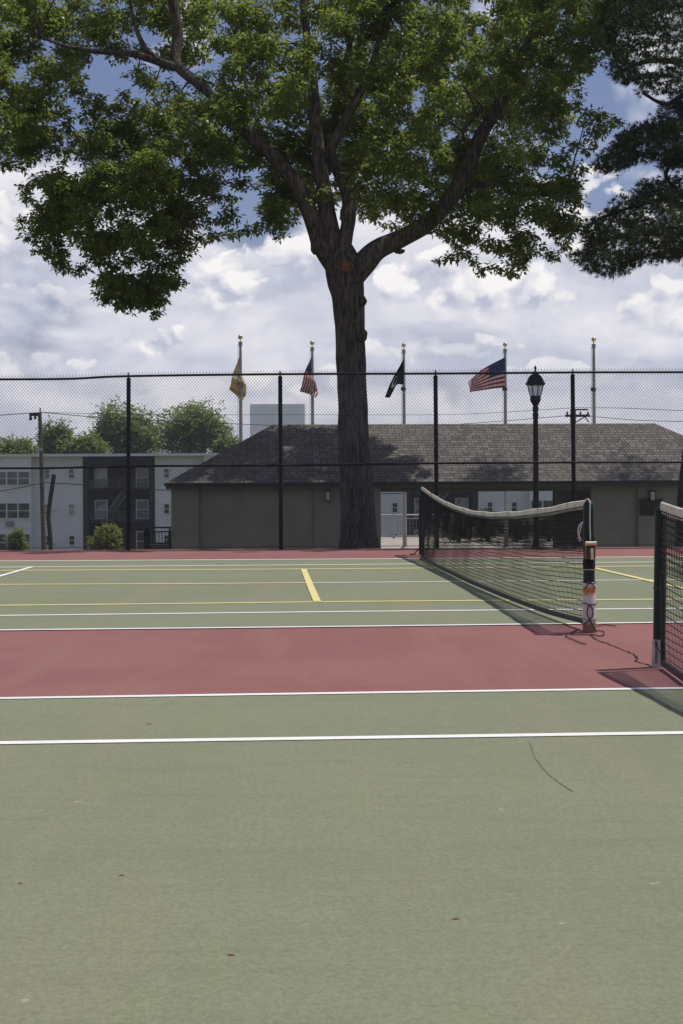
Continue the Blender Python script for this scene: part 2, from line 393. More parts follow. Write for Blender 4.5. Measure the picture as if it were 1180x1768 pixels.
strip(m, [G(57, 979.5), G(0, 996), G(0, 996)+(G(0, 996)-G(57, 979.5))*2.2], .07, .012)
tag(m.build('white_line_paint', MT['white_line']), kind='structure')
m = MB()
strip(m, gp('junior_near'), .10, .008); strip(m, gp('junior_far'), .14, .008)
strip(m, [c_[0], G(0, 1010), G(300, 1009), G(540, 1007)], .11, .0085)
strip(m, [G(524.5, 983.5), G(536, 1012), G(548, 1040)], .078, .0125)
e = G(1180, 1017.5)-G(1010, 978); strip(m, [G(1010, 978), G(1180, 1017.5), G(1180, 1017.5)+e*.25], .085, .0125)
tag(m.build('yellow_line_paint', MT['yellow_line']), kind='structure')
# hairline crack between the two near net posts, and a curved skid mark
cr = [(1018, 1096), (1032, 1106), (1047, 1111), (1060, 1116), (1072, 1121), (1084, 1126), (1094, 1130), (1101, 1137), (1098, 1142), (1107, 1145), (1118, 1148), (1128, 1152)]
pts = []
for i in range(len(cr)-1):
    for k in range(5):
        t = k/5; pts.append(G(cr[i][0]*(1-t)+cr[i+1][0]*t+random.uniform(-.9, .9), cr[i][1]*(1-t)+cr[i+1][1]*t+random.uniform(-.5, .5)))
m = MB()
for i in range(len(pts)-1):
    a, b = pts[i], pts[i+1]; t = (b-a).normalized(); n = Vector((-t.y, t.x, 0)); w0 = random.uniform(.004, .012)
    m.add([a-n*w0+Vector((0, 0, .004)), a+n*w0+Vector((0, 0, .004)), b+n*w0+Vector((0, 0, .004)), b-n*w0+Vector((0, 0, .004))], [(0, 3, 2, 1)])
tag(m.build('surface_crack', simple('crack filler', (.02, .014, .014), .95)), kind='structure')
m = MB(); strip(m, [G(915, 1283), G(924, 1310), G(942, 1334), G(965, 1353), G(990, 1369)], .006, .006)
tag(m.build('skid_mark', simple('rubber scuff', (.145, .155, .108), .9, 0, .4, 30)), kind='structure')
# plaza behind the shelter
sheet('plaza_paving', MT['concrete'], [(-5.0, 38.6), (40, 38.6), (40, 72), (-5.0, 72)], -1.40)

# ================================================================== NET POSTS AND NETS
def lump(prof, n): return prof
def cord(m, pts, r, per=6, n=6): m.tube(spline(pts, per), r, n)
PN1 = G(1018, 1092); PF1 = G(728.5, 957.5); PN2 = G(1138, 1152)
NETD = (PN1-PF1).normalized()               # direction of the nets, towards the camera
def rust_mat():
    m, N = newmat('white sleeve with rust'); co = N.new('ShaderNodeTexCoord').outputs['Object']; z = N.sep(co)[2]
    n = N.noise(co, 22, 5, .7); zz = N.m('ADD', z, N.m('MULTIPLY', N.m('SUBTRACT', n, .5), .07))
    c = N.mix(N.mr(n, .35, .75), (.62, .58, .55), (.48, .43, .40))
    up = N.m('MULTIPLY', N.mr(zz, .285, .335), N.mr(zz, .385, .355))
    c = N.mix(up, c, (.50, .15, .025)); c = N.mix(N.mr(zz, .385, .41), c, (.60, .52, .47))
    c = N.mix(N.mr(zz, .115, .055), c, (.20, .13, .085))
    finish(N, pbsdf(N, c, .6, 0, n, .004, .4)); return m
MT['rust'] = rust_mat(); MT['sleeve'] = simple('chalky white sleeve', (.44, .41, .37), .7, 0, .25, 16, .3)
def post(loc, label, tilt, sleeve_top, r=.048, h=1.07, mat=None):
    root = empty('net_post', loc, label, 'net post', 'posts that hold the tennis nets')
    a = [(r, sleeve_top-.01)] + [(r, z) for z in (.5, .8)] + [(r, h-.055)]
    dome = [(r*math.cos(t), h-.055+.055*math.sin(t)) for t in np.linspace(.15, 1.5, 7)]
    mm = MB(); mm.lathe(loc, a+dome, 28, tilt); mm.build('post_tube', MT['post_green'], root, True)
    if sleeve_top > .02:
        mm = MB(); mm.lathe(loc, [(r*1.16, 0), (r*1.20, .04), (r*1.16, .12), (r*1.14, sleeve_top-.02), (r*1.02, sleeve_top)], 28, tilt)
        mm.build('base_sleeve', mat, root, True)
    return root
nd = Vector((NETD.x, NETD.y, 0)); side = Vector((nd.y, -nd.x, 0)).normalized()      # side points to -x
if side.x > 0: side = -side
# near post of the long net, with winch, strap and cords
p1 = post(PN1, 'round green net post with rusty white foot, cable and brass winch in mid view', (0.0, 0), .41, .046, 1.07, MT['rust'])
def at1(dx, z, dy=-.058): return PN1+Vector((dx, dy, z))
mm = MB(); mm.box(-.042, -.026, -.10, -.035, .60, .735, PN1); mm.box(.024, .038, -.10, -.035, .60, .735, PN1); mm.box(-.0259, .0239, -.060, -.035, .60, .735, PN1); mm.build('winch_housing', MT['brass'], p1, bevel=.008)
mm = MB(); mm.tube([at1(-.044, .725, -.108), at1(.042, .725, -.108)], .019, 12); mm.tube([at1(0, .66, -.105), at1(0, .66, -.150)], .013, 12)
mm.box(-.010, .012, -.158, -.146, .60, .69, PN1); mm.build('winch_crank', simple('bright worn steel', (.62, .55, .42), .3, .8, .2), p1, True)
mm = MB(); mm.lathe(PN1+Vector((0, 0, .515)), [(.0485, 0), (.0505, .003), (.0505, .072), (.0485, .075)], 24)
mm.tube([at1(-.03, .525, -.050), at1(.03, .582, -.050)], .006, 6); mm.tube([at1(-.03, .582, -.050), at1(.03, .525, -.050)], .006, 6)
mm.build('strap', MT['strand'], p1, True)
mm = MB(); mm.lathe(PN1+Vector((0, 0, .508)), [(.047, 0), (.050, .001), (.050, .006), (.047, .007)], 24); mm.build('cable_ring', MT['white_cord'], p1, True)
mm = MB(); cord(mm, [at1(-.035, 1.055, 0), at1(-.015, 1.082, -.01), at1(.0, 1.07, -.035), at1(.002, 1.03, -.052), at1(.0, .9, -.052), at1(.002, .75, -.060)], .0055)
mm.build('tension_cable', MT['white_cord'], p1, True)
mm = MB(); cord(mm, [at1(-.05, .90, -.01), at1(-.085, .86, -.03), at1(-.09, .80, -.02), at1(-.07, .755, -.03), at1(-.085, .745, -.03)], .006)
cord(mm, [at1(-.05, .90, -.01), at1(-.07, .85, -.03), at1(-.078, .80, -.02), at1(-.09, .76, -.03)], .005)
mm.build('cord_end', MT['white_cord'], p1, True)
lash = simple('dark red brown cord', (.035, .02, .02), .8, 0, .3, 60, .2)
def ringcord(mm, c, z, r, k=.0045):
    mm.tube([Vector(c)+Vector((math.cos(t)*r, math.sin(t)*r, z+.006*math.sin(2*t+1))) for t in np.linspace(0, 2*math.pi, 20)], k, 5, False)
for z_, r_, k_ in ((.235, .0565, .0045), (.108, .0565, .002), (.405, .052, .0045)): mm = MB(); ringcord(mm, PN1, z_, r_, k_); mm.build('lashing_ring', lash, p1, True)
mm = MB(); cord(mm, [at1(-.02, .235), at1(.015, .2, -.062), at1(.018, .14, -.06), at1(-.02, .10, -.063), at1(-.055, .07, -.05)], .0045); mm.build('lashing_cord', lash, p1, True)
mm = MB(); cord(mm, [at1(-.01, .235), at1(-.028, .16, -.062), at1(0, .10, -.062), at1(.03, .04, -.062), at1(.05, .012, -.05)], .0045); mm.build('lashing_cord', lash, p1, True)
mm = MB(); cord(mm, [at1(-.042, .36, -.04), at1(-.01, .405), at1(.01, .405), at1(.045, .36, -.035)], .0045); mm.build('lashing_cord', lash, p1, True)
mm = MB(); cord(mm, [at1(-.03, .62), at1(-.045, .7, -.03), at1(.02, .79, -.056), at1(.052, .70, -.02)], .004); mm.build('lashing_cord', lash, p1, True)
mm = MB()
g = lambda px, py: G(px, py, .010)
cord(mm, [g(1020, 1091), g(1034, 1089), g(1043, 1091), g(1042, 1096), g(1034, 1098), g(1026, 1096), g(1006, 1096), g(985, 1096)], .0045)
cord(mm, [g(1000, 1086), g(985, 1093), g(977, 1098), g(990, 1104), g(1004, 1110), g(1012, 1112)], .0045)
cord(mm, [g(1031, 1081), g(1045, 1079), g(1064, 1081)], .004)
tag(mm.build('loose_cord', MT['strand'], None, True), 'thin dark cord trailing in loops on the red paint beside the winch post', 'cord')
# near post of the net at the right edge
lean = (.018, 0)
p2 = post(PN2, 'leaning dark green net post with dirty white foot near the right edge', lean, .185, .040, 1.065, MT['sleeve'])
mm = MB(); T = lambda z, dx=0, dy=-.047: PN2+Vector((lean[0]*z+dx, dy, z))
cord(mm, [T(.18, -.03), T(.13, -.02), T(.09, .01), T(.05, .035, -.03)], .0035); mm.build('lashing_cord', MT['cord'], p2, True); mm = MB(); cord(mm, [T(.18, -.035), T(.1, -.03), T(.03, -.03)], .0035)
mm.build('lashing_cord', MT['cord'], p2, True); mm = MB(); ringcord(mm, PN2+Vector((lean[0]*.6, 0, 0)), .52, .043); mm.build('lashing_ring', MT['cord'], p2, True)
p3 = post(PF1, 'distant slim black net post at the far end of the long sagging net', (0, 0), 0, .046, 1.09)
mm = MB(); cord(mm, [PF1+Vector((-.05, -.03, .10)), PF1+Vector((-.11, -.06, .03)), PF1+Vector((-.13, -.07, .012)), PF1+Vector((-.20, -.09, .012))], .01)
mm.build('loose_strap', MT['strand'], p3, True)

def sub(o, part, root):           # a sub-part built in world coordinates goes under its part
    o.parent = part; o.data.transform(__import__('mathutils').Matrix.Translation(-Vector(root.location))); return o
def make_net(A, B, label, top_h, bot_h, bulge, L=None, botshift=None, n_h=23, seed=1):
    """A far/first end, B second end on the ground; functions of t in 0..1"""
    A, B = Vector(A), Vector(B); L = (B-A).length; d = (B-A).normalized(); sd_ = Vector((d.y, -d.x, 0))
    if sd_.x > 0: sd_ = -sd_
    root = empty('tennis_net', (A+B)/2, label, 'tennis net', 'tennis nets')
    nv = int(L/.045)
    tt = np.linspace(0, 1, nv+1)
    topz = np.array([top_h(t) for t in tt]); botz = np.array([bot_h(t) for t in tt]); bl = np.array([bulge(t) for t in tt])
    def surf(ti, s, off=0.0):
        """ti float array of t, s in 0..1 from bottom to top"""
        tz = np.interp(ti, tt, topz)-.05; bz = np.interp(ti, tt, botz); b = np.interp(ti, tt, bl)
        z = bz+(tz-bz)*s
        env = np.clip(np.minimum(ti, 1-ti)*12, 0, 1)
        lat = b*(1-s)**.9 + .016*env*(1-s**2)*(s+.25)*np.sin(ti*L*1.7+seed+s*1.4) + .007*env*np.sin(ti*L*5.3+s*5)*s*(1-s)*2 + off
        z = z + .006*env*np.sin(ti*L*2.3+s*9)*(1-s)*s*3 + .004*np.sin(ti*L*7.0+s*31+seed)*s*(1-s)*3
        X = A.x+d.x*L*ti+sd_.x*lat; Y = A.y+d.y*L*ti+sd_.y*lat
        return np.stack([X, Y, z], -1)
    Vs, Fs = [], []; base = 0
    def strands(PT, r):            # PT (k,n,3)
        nonlocal base
        k, n, _ = PT.shape
        T = np.gradient(PT, axis=1); T /= np.linalg.norm(T, axis=2, keepdims=True)+1e-9
        ref = np.array([.31, .62, .72]); U = np.cross(T, ref); U /= np.linalg.norm(U, axis=2, keepdims=True)+1e-9; W = np.cross(T, U)
        ring = np.stack([PT+r*(math.cos(a)*U+math.sin(a)*W) for a in (0, 2.094, 4.189)], 2)   # k,n,3,3
        idx = np.arange(k*n*3).reshape(k, n, 3)
        for a in range(3):
            b = (a+1) % 3
            Fs.append(np.stack([idx[:, :-1, a], idx[:, :-1, b], idx[:, 1:, b], idx[:, 1:, a]], -1).reshape(-1, 4)+base)
        Vs.append(ring.reshape(-1, 3)); base += k*n*3
    ss = np.linspace(0, 1, n_h)
    PT = np.stack([surf(np.clip(tt+.0, 0, 1), s) for s in ss], 0); strands(PT, .0037)
    PT = np.stack([surf(np.full(n_h, t), ss) for t in tt], 0); strands(PT, .0021)
    ss2 = np.linspace(.60, 1, 10)+.012                      # the doubled cords below the band
    PT = np.stack([surf(np.clip(tt, 0, 1), min(1, s), .018) for s in ss2], 0); strands(PT, .0038)
    PT = np.stack([surf(np.full(10, min(1, t+.5/nv)), np.clip(ss2, 0, 1), .018) for t in tt], 0); strands(PT, .0026)
    npmesh('net_mesh', np.concatenate(Vs), np.concatenate(Fs), MT['strand'], root)
    # head band: folded canvas
    mm = MB(); rows = []
    for i, t in enumerate(tt[::2]):
        c = surf(np.array([t]), 1.0)[0]; c = Vector(c); wob = .003*math.sin(i*.9+seed)
        for (o_, zz) in ((-.010, -.022), (-.011, .020), (-.008, .048), (0, .055), (.008, .048), (.011, .020), (.010, -.022)):
            rows.append(c+sd_*(o_*1.1+wob)+Vector((0, 0, zz+.004*math.sin(i*.33))))
    k = 7; nn = len(rows)//k
    mm.add(rows, [(i*k+j, i*k+(j+1) % k, (i+1)*k+(j+1) % k, (i+1)*k+j) for i in range(nn-1) for j in range(k)] + [tuple(range(k)), tuple((nn-1)*k+j for j in reversed(range(k)))])
    hb = mm.build('headband', MT['bandmat'], root, True)
    tie = simple('stitched tie', (.40, .37, .31), .85)
    for t in (.12, .27, .41, .55, .69, .83, .94):
        mm = MB(); c = Vector(surf(np.array([t]), 1.0)[0]); mm.box(-.012, .012, -.0125, .0125, -.024, .057, c, math.atan2(d.y, d.x)); sub(mm.build('band_tie', tie, None), hb, root)
    # bottom hem and side hems
    mm = MB(); rows = []
    for t in tt[::2]:
        c = Vector(surf(np.array([t]), 0.0)[0])
        rows += [c+sd_*.012+Vector((0, 0, -.018)), c+sd_*.012+Vector((0, 0, .022)), c-sd_*.012+Vector((0, 0, .022)), c-sd_*.012+Vector((0, 0, -.018))]
    nn = len(rows)//4
    mm.add(rows, [(i*4+j, i*4+(j+1) % 4, (i+1)*4+(j+1) % 4, (i+1)*4+j) for i in range(nn-1) for j in range(4)] + [(0, 1, 2, 3), tuple((nn-1)*4+j for j in (3, 2, 1, 0))])
    mm.build('bottom_hem', MT['hem'], root)
    for t in (.002, .998):
        mm = MB(); mm.tube([Vector(surf(np.array([t]), s)[0]) for s in np.linspace(0, 1, 12)], .016, 6); mm.build('side_hem', MT['hem'], root, True)
    return root
# long net: height of the band follows its deep sag
def top1(t):
    t2 = t
    return interp(t2, [0, .06, .16, .3, .45, .58, .72, .86, 1], [1.12, 1.07, .985, .90, .85, .855, .90, .975, 1.075])
def smooth_f(f):
    ts = np.linspace(0, 1, 61); y = np.array([f(t) for t in ts]); 
    for _ in range(3): y[1:-1] = (y[:-2]+2*y[1:-1]+y[2:])/4
    return lambda t: float(np.interp(t, ts, y))
A1 = PF1+nd*.10; B1 = PN1-nd*.07
make_net(A1, B1, 'long black tennis net sagging deeply under its cream band, in mid view', smooth_f(top1),
         smooth_f(lambda t: interp(t, [0, .05, .12, .9, 1], [.10, .04, .035, .05, .075])),
         smooth_f(lambda t: interp(t, [0, .04, .10, .25, .5, .75, .92, 1], [0, .0, .17, .21, .22, .17, .07, .0])), seed=1)
A2 = PN2+nd*.09; B2 = PN2+nd*12.7
make_net(A2, B2, 'black tennis net leaving the picture at the right edge', smooth_f(lambda t: interp(t, [0, .03, .1, .3, .5, .7, 1], [1.09, 1.055, 1.02, .95, .92, .96, 1.07])),
         smooth_f(lambda t: .04), smooth_f(lambda t: interp(t, [0, .1, .5, .9, 1], [0, .12, .18, .1, 0])), seed=4)
post(PN2+nd*12.8, 'green net post standing beside the viewer, outside the picture', (0, 0), .18, .042, 1.07, MT['sleeve'])

# ================================================================== CHAIN LINK FENCE
FD = 28.32
rail = [(-500, 656), (-200, 656), (0, 655), (120, 654), (222, 649.5), (485, 646), (754, 645), (991, 643), (1180, 642.5), (1500, 641), (1760, 640)]
mid = [(-500, 809), (0, 808.5), (100, 808), (222, 805), (485, 803.5), (754, 800), (991, 798.5), (1180, 798), (1760, 796)]
rp = [P(a, b, FD) for a, b in rail]; mp = [P(a, b, FD) for a, b in mid]
fence = empty('chain_link_fence', (0, FD, 0), 'tall black chain link fence along the back of the courts', 'fence')
RX = np.array([p.x for p in rp]); RZ = np.array([p.z for p in rp])
mm = MB(); mm.tube(spline(rp, 8), .021, 10); mm.build('top_rail', MT['fence_metal'], fence, True)
mm = MB(); mm.tube(spline([p+Vector((0, .0, 0)) for p in mp], 8), .020, 10); mm.build('middle_rail', MT['fence_metal'], fence, True)
mm = MB(); mm.tube([(RX[0], FD, .05), (RX[-1], FD, .05)], .006, 5); mm.build('tension_wire', MT['wire'], fence)
for a, tx in ((-312, 0), (-45, 0), (221, 1), (485.5, -1.5), (755, -2.5), (992.5, -3), (1258, 0), (1525, 0)):
    b = P(a, 947, FD); b.z = 0; t_ = P(a+tx, 652, FD); t_.z = np.interp(t_.x, RX, RZ)-.06
    mm = MB(); mm.tube([b+Vector((0, .035, -.05)), t_+Vector((0, .035, 0))], .0385, 14)
    mm.tube([t_+Vector((0, .035, 0)), t_+Vector((0, .035, .03))], [.044, .030], 14)
    mm.tube([t_+Vector((0, .035, .03)), t_+Vector((0, .005, .085)), t_+Vector((0, 0, .13))], [.014, .016, .006], 8)
    for z in (.3, 1.0, 2.1, 2.7): mm.tube([b.lerp(t_, z/t_.z)+Vector((0, .035, -.012)), b.lerp(t_, z/t_.z)+Vector((0, .035, .012))], .042, 14)
    mm.build('fence_post', MT['fence_metal'], fence, True)
# woven fabric: one zigzag wire per column
pw, ph = .0573, .0690
cols = np.arange(RX[0], RX[-1], pw/2*1.0)[::1]
nrow = int(3.30/(ph/2))
r = .0031
Vs, Fs = [], []; base = 0
X0 = np.arange(RX[0], RX[-1], pw/2)
PTs = []
k = np.arange(nrow+1)
for c, x0 in enumerate(X0[::2]):
    # wire c swings between x0 and x0+pw/2... neighbours hook at the swing ends
    x = x0 + (k % 2)*(pw/2)*2*.5
    PTs.append((x0, k))
def zig(x0, flip):
    ztop = np.interp(x0, RX, RZ)+.052
    z = ztop - k*(ph/2)*(ztop-.02)/(nrow*ph/2)
    x = x0 + np.where((k+flip) % 2 == 0, -pw/4-.0008, pw/4+.0008)*1.0
    y = FD - .024 + np.where((k+flip) % 2 == 0, -.003, .003)
    return np.stack([x, y*np.ones_like(z), z], -1)
W = np.stack([zig(x0, (i % 2)) for i, x0 in enumerate(X0)], 0)       # (n, rows, 3)
T = np.gradient(W, axis=1); T /= np.linalg.norm(T, axis=2, keepdims=True)
ring = np.stack([W+np.array([r*math.cos(a), r*math.sin(a), 0]) for a in (.5, 2.594, 4.689)], 2)
idx = np.arange(W.shape[0]*W.shape[1]*3).reshape(W.shape[0], W.shape[1], 3)
for a in range(3):
    b = (a+1) % 3; Fs.append(np.stack([idx[:, :-1, a], idx[:, :-1, b], idx[:, 1:, b], idx[:, 1:, a]], -1).reshape(-1, 4))
Vs.append(ring.reshape(-1, 3)); base = ring.size//3
# twisted barbs on top
bv, bf = [], []
for i, x0 in enumerate(X0):
    if i % 2: continue
    zt = W[i, 0, 2]; xx = W[i, 0, 0]
    j = random.uniform(-.004, .004)
    for sx in (-.007, .007):
        b0 = base+len(bv); bv += [(xx-.003, FD-.024, zt-.01), (xx+.003, FD-.026, zt-.01), (xx, FD-.020, zt-.01), (xx+sx+j, FD-.024, zt+.036)]
        bf += [(b0, b0+1, b0+3, b0+3), (b0+1, b0+2, b0+3, b0+3), (b0+2, b0, b0+3, b0+3)]
fab = npmesh('chain_link_mesh', np.concatenate(Vs), np.concatenate(Fs), MT['wire'], fence)
npmesh('top_barbs', np.array(bv), [(f[0]-base, f[1]-base, f[2]-base) for f in bf], MT['wire'], fence)

# ================================================================== TREES
def leaves(C, K, ln, wd, rng, droop=.35, spread=.06, updir=.0):
    """clusters C (n,3): K leaves radiating from each"""
    n = len(C); C = np.repeat(C, K, 0); m_ = len(C)
    phi = rng.uniform(0, 2*np.pi, m_); de = rng.normal(droop, .45, m_)
    D = np.stack([np.cos(phi)*np.cos(de), np.sin(phi)*np.cos(de), -np.sin(de)], -1)
    up = rng.normal(0, .45, (m_, 3))+np.array([0, 0, 1.0]); Sd = np.cross(D, up); Sd /= np.linalg.norm(Sd, axis=1, keepdims=True)+1e-9
    Nn = np.cross(Sd, D)
    l = ln*rng.uniform(.65, 1.25, (m_, 1)); w_ = wd*rng.uniform(.7, 1.2, (m_, 1))
    C = C + D*spread*rng.uniform(.2, 1, (m_, 1)) + rng.normal(0, spread*.4, (m_, 3))
    V = np.stack([C, C+D*l*.45+Sd*w_*.5+Nn*w_*.18, C+D*l-Nn*l*.12, C+D*l*.45-Sd*w_*.5+Nn*w_*.18], 1).reshape(-1, 3)
    Fq = np.arange(m_*4).reshape(-1, 4)
    cr_ = np.repeat(rng.uniform(0, 1, n), K)*.7+rng.uniform(0, .3, m_)
    return V, Fq, np.repeat(cr_, 4)
def inpoly(x, y, poly):
    c = False; j = len(poly)-1
    for i in range(len(poly)):
        xi, yi = poly[i]; xj, yj = poly[j]
        if (yi > y) != (yj > y) and x < (xj-xi)*(y-yi)/(yj-yi+1e-12)+xi: c = not c
        j = i
    return c
def edge_dist(x, y, poly):
    p = np.array(poly, float); q = np.roll(p, -1, 0); d = q-p; t = ((x-p[:, 0])*d[:, 0]+(y-p[:, 1])*d[:, 1])/(d**2).sum(1)
    t = np.clip(t, 0, 1); return float(np.sqrt(((p[:, 0]+t*d[:, 0]-x)**2+(p[:, 1]+t*d[:, 1]-y)**2).min()))
def bark_tube(mm, path, sides=20, amp=.06, per=6, ridges=9):
    """path of (Vector, radius): organic tube with furrows"""
    S_ = spline([(*p, r_) for p, r_ in path], per); n = len(S_); b = len(mm.v); ref = Vector((0, -1, 0))
    for i in range(n):
        p = Vector(S_[i, :3]); r_ = S_[i, 3]
        t = (Vector(S_[min(i+1, n-1), :3])-Vector(S_[max(i-1, 0), :3])).normalized()
        u = (ref-t*ref.dot(t)).normalized(); v = t.cross(u)
        for j in range(sides):
            a = 2*math.pi*j/sides; dr = u*math.cos(a)+v*math.sin(a)
            nn = noise.noise(Vector((math.cos(a)*ridges*.35, math.sin(a)*ridges*.35, p.z*.9)))*1.2 + noise.noise(p*1.7+dr)*.9 + noise.noise(Vector((math.cos(a)*4, math.sin(a)*4, p.z*3+7)))*.5
            mm.v.append(tuple(p+dr*r_*(1+amp*nn)))
    for i in range(n-1):
        for j in range(sides): mm.f.append((b+i*sides+j, b+i*sides+(j+1) % sides, b+(i+1)*sides+(j+1) % sides, b+(i+1)*sides+j)); mm.m.append(0)
    mm.f.append(tuple(b+(n-1)*sides+j for j in range(sides))); mm.m.append(0)
TD = 34.0; k34 = TD/F
def lp(lst): return [(P(x, y, TD+o), r_*k34) for x, y, r_, o in lst]
trunk = [(621, 1010, 48, 0), (620, 975, 42, 0), (620, 950, 36, 0), (619, 925, 32, 0), (618, 890, 30, 0), (615, 830, 28, 0), (612, 780, 27, 0), (609, 700, 25.5, 0), (608, 650, 25, 0), (606, 600, 25, 0), (604, 550, 25.5, 0),
         (601, 510, 27, 0), (597, 485, 30, 0), (594, 462, 31, 0), (590, 440, 26, 0), (584, 420, 20, 0)]
limbs = {
 'A': [(606, 478, 22, -.02), (628, 455, 21, -.03), (652, 431, 18.5, 0), (690, 413, 16.5, .1), (735, 388, 15, .2), (775, 345, 14, .3), (805, 295, 13, .4), (828, 240, 12, .5), (848, 205, 11, .7), (880, 150, 9, 1.0), (905, 90, 7, 1.2), (930, 20, 5, 1.4), (960, -80, 3.5, 1.6)],
 'B': [(588, 450, 24, .0), (575, 415, 18, 0), (566, 375, 15, 0), (559, 325, 13, -.1), (551, 270, 12, -.1), (545, 210, 10.5, 0), (541, 150, 9, .2), (530, 60, 7, .5), (520, -40, 6, .7), (505, -160, 4, 1.0)],
 'C': [(580, 455, 22, .1), (558, 428, 17, .0), (545, 395, 14.5, -.1), (530, 355, 14, -.2), (506, 312, 13, -.3), (475, 272, 12, -.4), (438, 240, 11, -.5), (400, 200, 9.5, -.4), (355, 155, 8.5, 0), (305, 110, 9.5, .3), (308, 60, 9.5, .5), (300, 10, 8.5, .5), (290, -80, 7, .6), (270, -180, 4, .8)],
 'D': [(592, 440, 14, -.12), (598, 405, 12, -.15), (603, 370, 12, -.1), (600, 335, 11, .05), (588, 305, 10, .2), (577, 280, 9, .4), (570, 240, 8, .7), (590, 160, 6, 1.2), (610, 40, 5, 1.6)],
 'E': [(562, 300, 10, .1), (572, 255, 10, .1), (588, 225, 9, .1), (606, 190, 8, .1), (622, 160, 7.5, .2), (645, 105, 6, .3), (665, 30, 5, .3), (700, -90, 4, .2)],
 'L1': [(318, 118, 9, .3), (290, 112, 7.5, .2), (262, 102, 7, .1), (225, 92, 6, 0), (185, 90, 5, 0), (150, 86, 4, -.1), (108, 78, 2.5, -.2), (60, 60, 2, -.3)],
 'L2': [(272, 104, 6, .1), (252, 84, 5.5, .1), (240, 62, 4.5, .1), (234, 44, 4, .1), (228, 20, 3, .1), (220, -30, 2, .2)],
 'R2': [(822, 262, 5, .4), (806, 245, 3, .3), (800, 228, 3, .2), (815, 208, 3, .2), (840, 185, 3, .2)],
 'R3': [(780, 338, 6, .4), (830, 320, 5, .8), (880, 318, 4, 1.0), (940, 320, 2.5, 1.1), (985, 300, 1.5, 1.1)],
}
maple = empty('broadleaf_tree', (P(620, 975, TD).x, TD, -.9), 'tall broadleaf tree with forked dark trunk standing before the low shelter', 'tree')
mm = MB(); bark_tube(mm, lp(trunk), 56, .075, 7, 16)
for key, l in limbs.items(): bark_tube(mm, lp(l), 22 if l[0][2] > 9 else 10, .07, 6, 9)
# burls and pruning collars on the trunk
def burl(px, py, dd, rx, rz_, ry=None):
    c = P(px, py, TD+dd); ry = ry or rx; b = len(mm.v); nu, nv_ = 16, 10
    for i in range(nv_+1):
        for j in range(nu):
            th = math.pi*i/nv_; a = 2*math.pi*j/nu; d_ = Vector((math.sin(th)*math.cos(a), math.sin(th)*math.sin(a), math.cos(th)))
            q = 1+.25*noise.noise(d_*2.5+c)
            mm.v.append((c.x+d_.x*rx*q, c.y+d_.y*ry*q, c.z+d_.z*rz_*q))
    for i in range(nv_):
        for j in range(nu): mm.f.append((b+i*nu+j, b+i*nu+(j+1) % nu, b+(i+1)*nu+(j+1) % nu, b+(i+1)*nu+j)); mm.m.append(0)
burl(624, 581, -.24, .11, .11); burl(627, 578, -.2, .10, .13); burl(626, 520, -.18, .10, .11); burl(618, 485, -.30, .07, .05)
burl(546, 424, .0, .12, .20); burl(543, 432, -.03, .05, .10); burl(611, 555, -.30, .06, .07); burl(597, 372, -.20, .13, .19); burl(690, 434, .1, .12, .06); burl(604, 715, -.33, .06, .06)
tr = mm.build('trunk', MT['bark'], maple, False); tr.data.polygons.foreach_set('use_smooth', np.ones(len(tr.data.polygons), dtype=bool))
mm = MB()
c = P(598, 461, TD-.385); mm.tube([c+Vector((math.cos(t)*.13, -.02*math.sin(3*t), math.sin(t)*.095)) for t in np.linspace(0, 2*math.pi, 22)], .028, 8, False)
mm.tube([c+Vector((0, .05, 0)), c+Vector((0, -.01, 0))], [.11, .09], 14); mm.build('pruning_scar', MT['scar'], maple, True); mm = MB(); c2 = P(625, 582, TD-.36)
mm.tube([c2+Vector((math.cos(t)*.055, 0, math.sin(t)*.06)) for t in np.linspace(0, 2*math.pi, 18)], .018, 8, False)
mm.build('pruning_scar', MT['bark'], maple, True)

POLY = [(-420, -420), (-430, 60), (-260, 200), (-120, 250), (-40, 275), (8, 285), (40, 288), (68, 268), (92, 262), (106, 238), (112, 205), (108, 172), (130, 160), (150, 176), (185, 190), (210, 182), (222, 160), (236, 170), (222, 195),
        (180, 188), (150, 198), (118, 214), (132, 246), (110, 270), (98, 296), (66, 305), (40, 320), (44, 338), (72, 350), (70, 368), (38, 382), (46, 404), (80, 412), (66, 430), (98, 448), (104, 470), (130, 470), (150, 452),
        (196, 452), (166, 484), (180, 512), (212, 534), (240, 526), (276, 537), (284, 514), (316, 488), (296, 470), (324, 436), (346, 412), (372, 408), (362, 380), (346, 356), (352, 338), (386, 336), (404, 350), (382, 378), (396, 404),
        (428, 400), (452, 384), (486, 402), (506, 380), (520, 350), (545, 345), (560, 335), (590, 300), (618, 318), (618, 340), (650, 350), (646, 370), (684, 396), (722, 380), (742, 352), (752, 322), (770, 318), (790, 330), (755, 372), (748, 398),
        (782, 416), (790, 434), (766, 446), (806, 440), (832, 470), (852, 458), (884, 474), (900, 462), (922, 432), (958, 444), (980, 420), (996, 386), (978, 362), (1006, 342), (990, 300), (1010, 290), (965, 272), (985, 248), (1016, 262),
        (1036, 232), (1066, 208), (1030, 194), (994, 186), (1000, 130), (1030, 108), (1046, 84), (1080, 96), (1112, 78), (1136, 40), (1150, -60), (1250, -420)]
HOLES = [(186, 118, 34, 22), (205, 152, 30, 14), (790, 215, 34, 24), (836, 250, 20, 34), (592, 318, 18, 22), (262, 52, 16, 12), (270, 75, 16, 14), (655, 392, 40, 14), (420, 340, 30, 12), (335, 395, 10, 10),
         (760, 345, 26, 22), (700, 330, 18, 8), (945, 300, 22, 10), (560, 160, 10, 20), (330, 118, 8, 22), (220, 370, 9, 12), (130, 330, 12, 6), (830, 395, 8, 12), (905, 250, 12, 8)]
vis = []
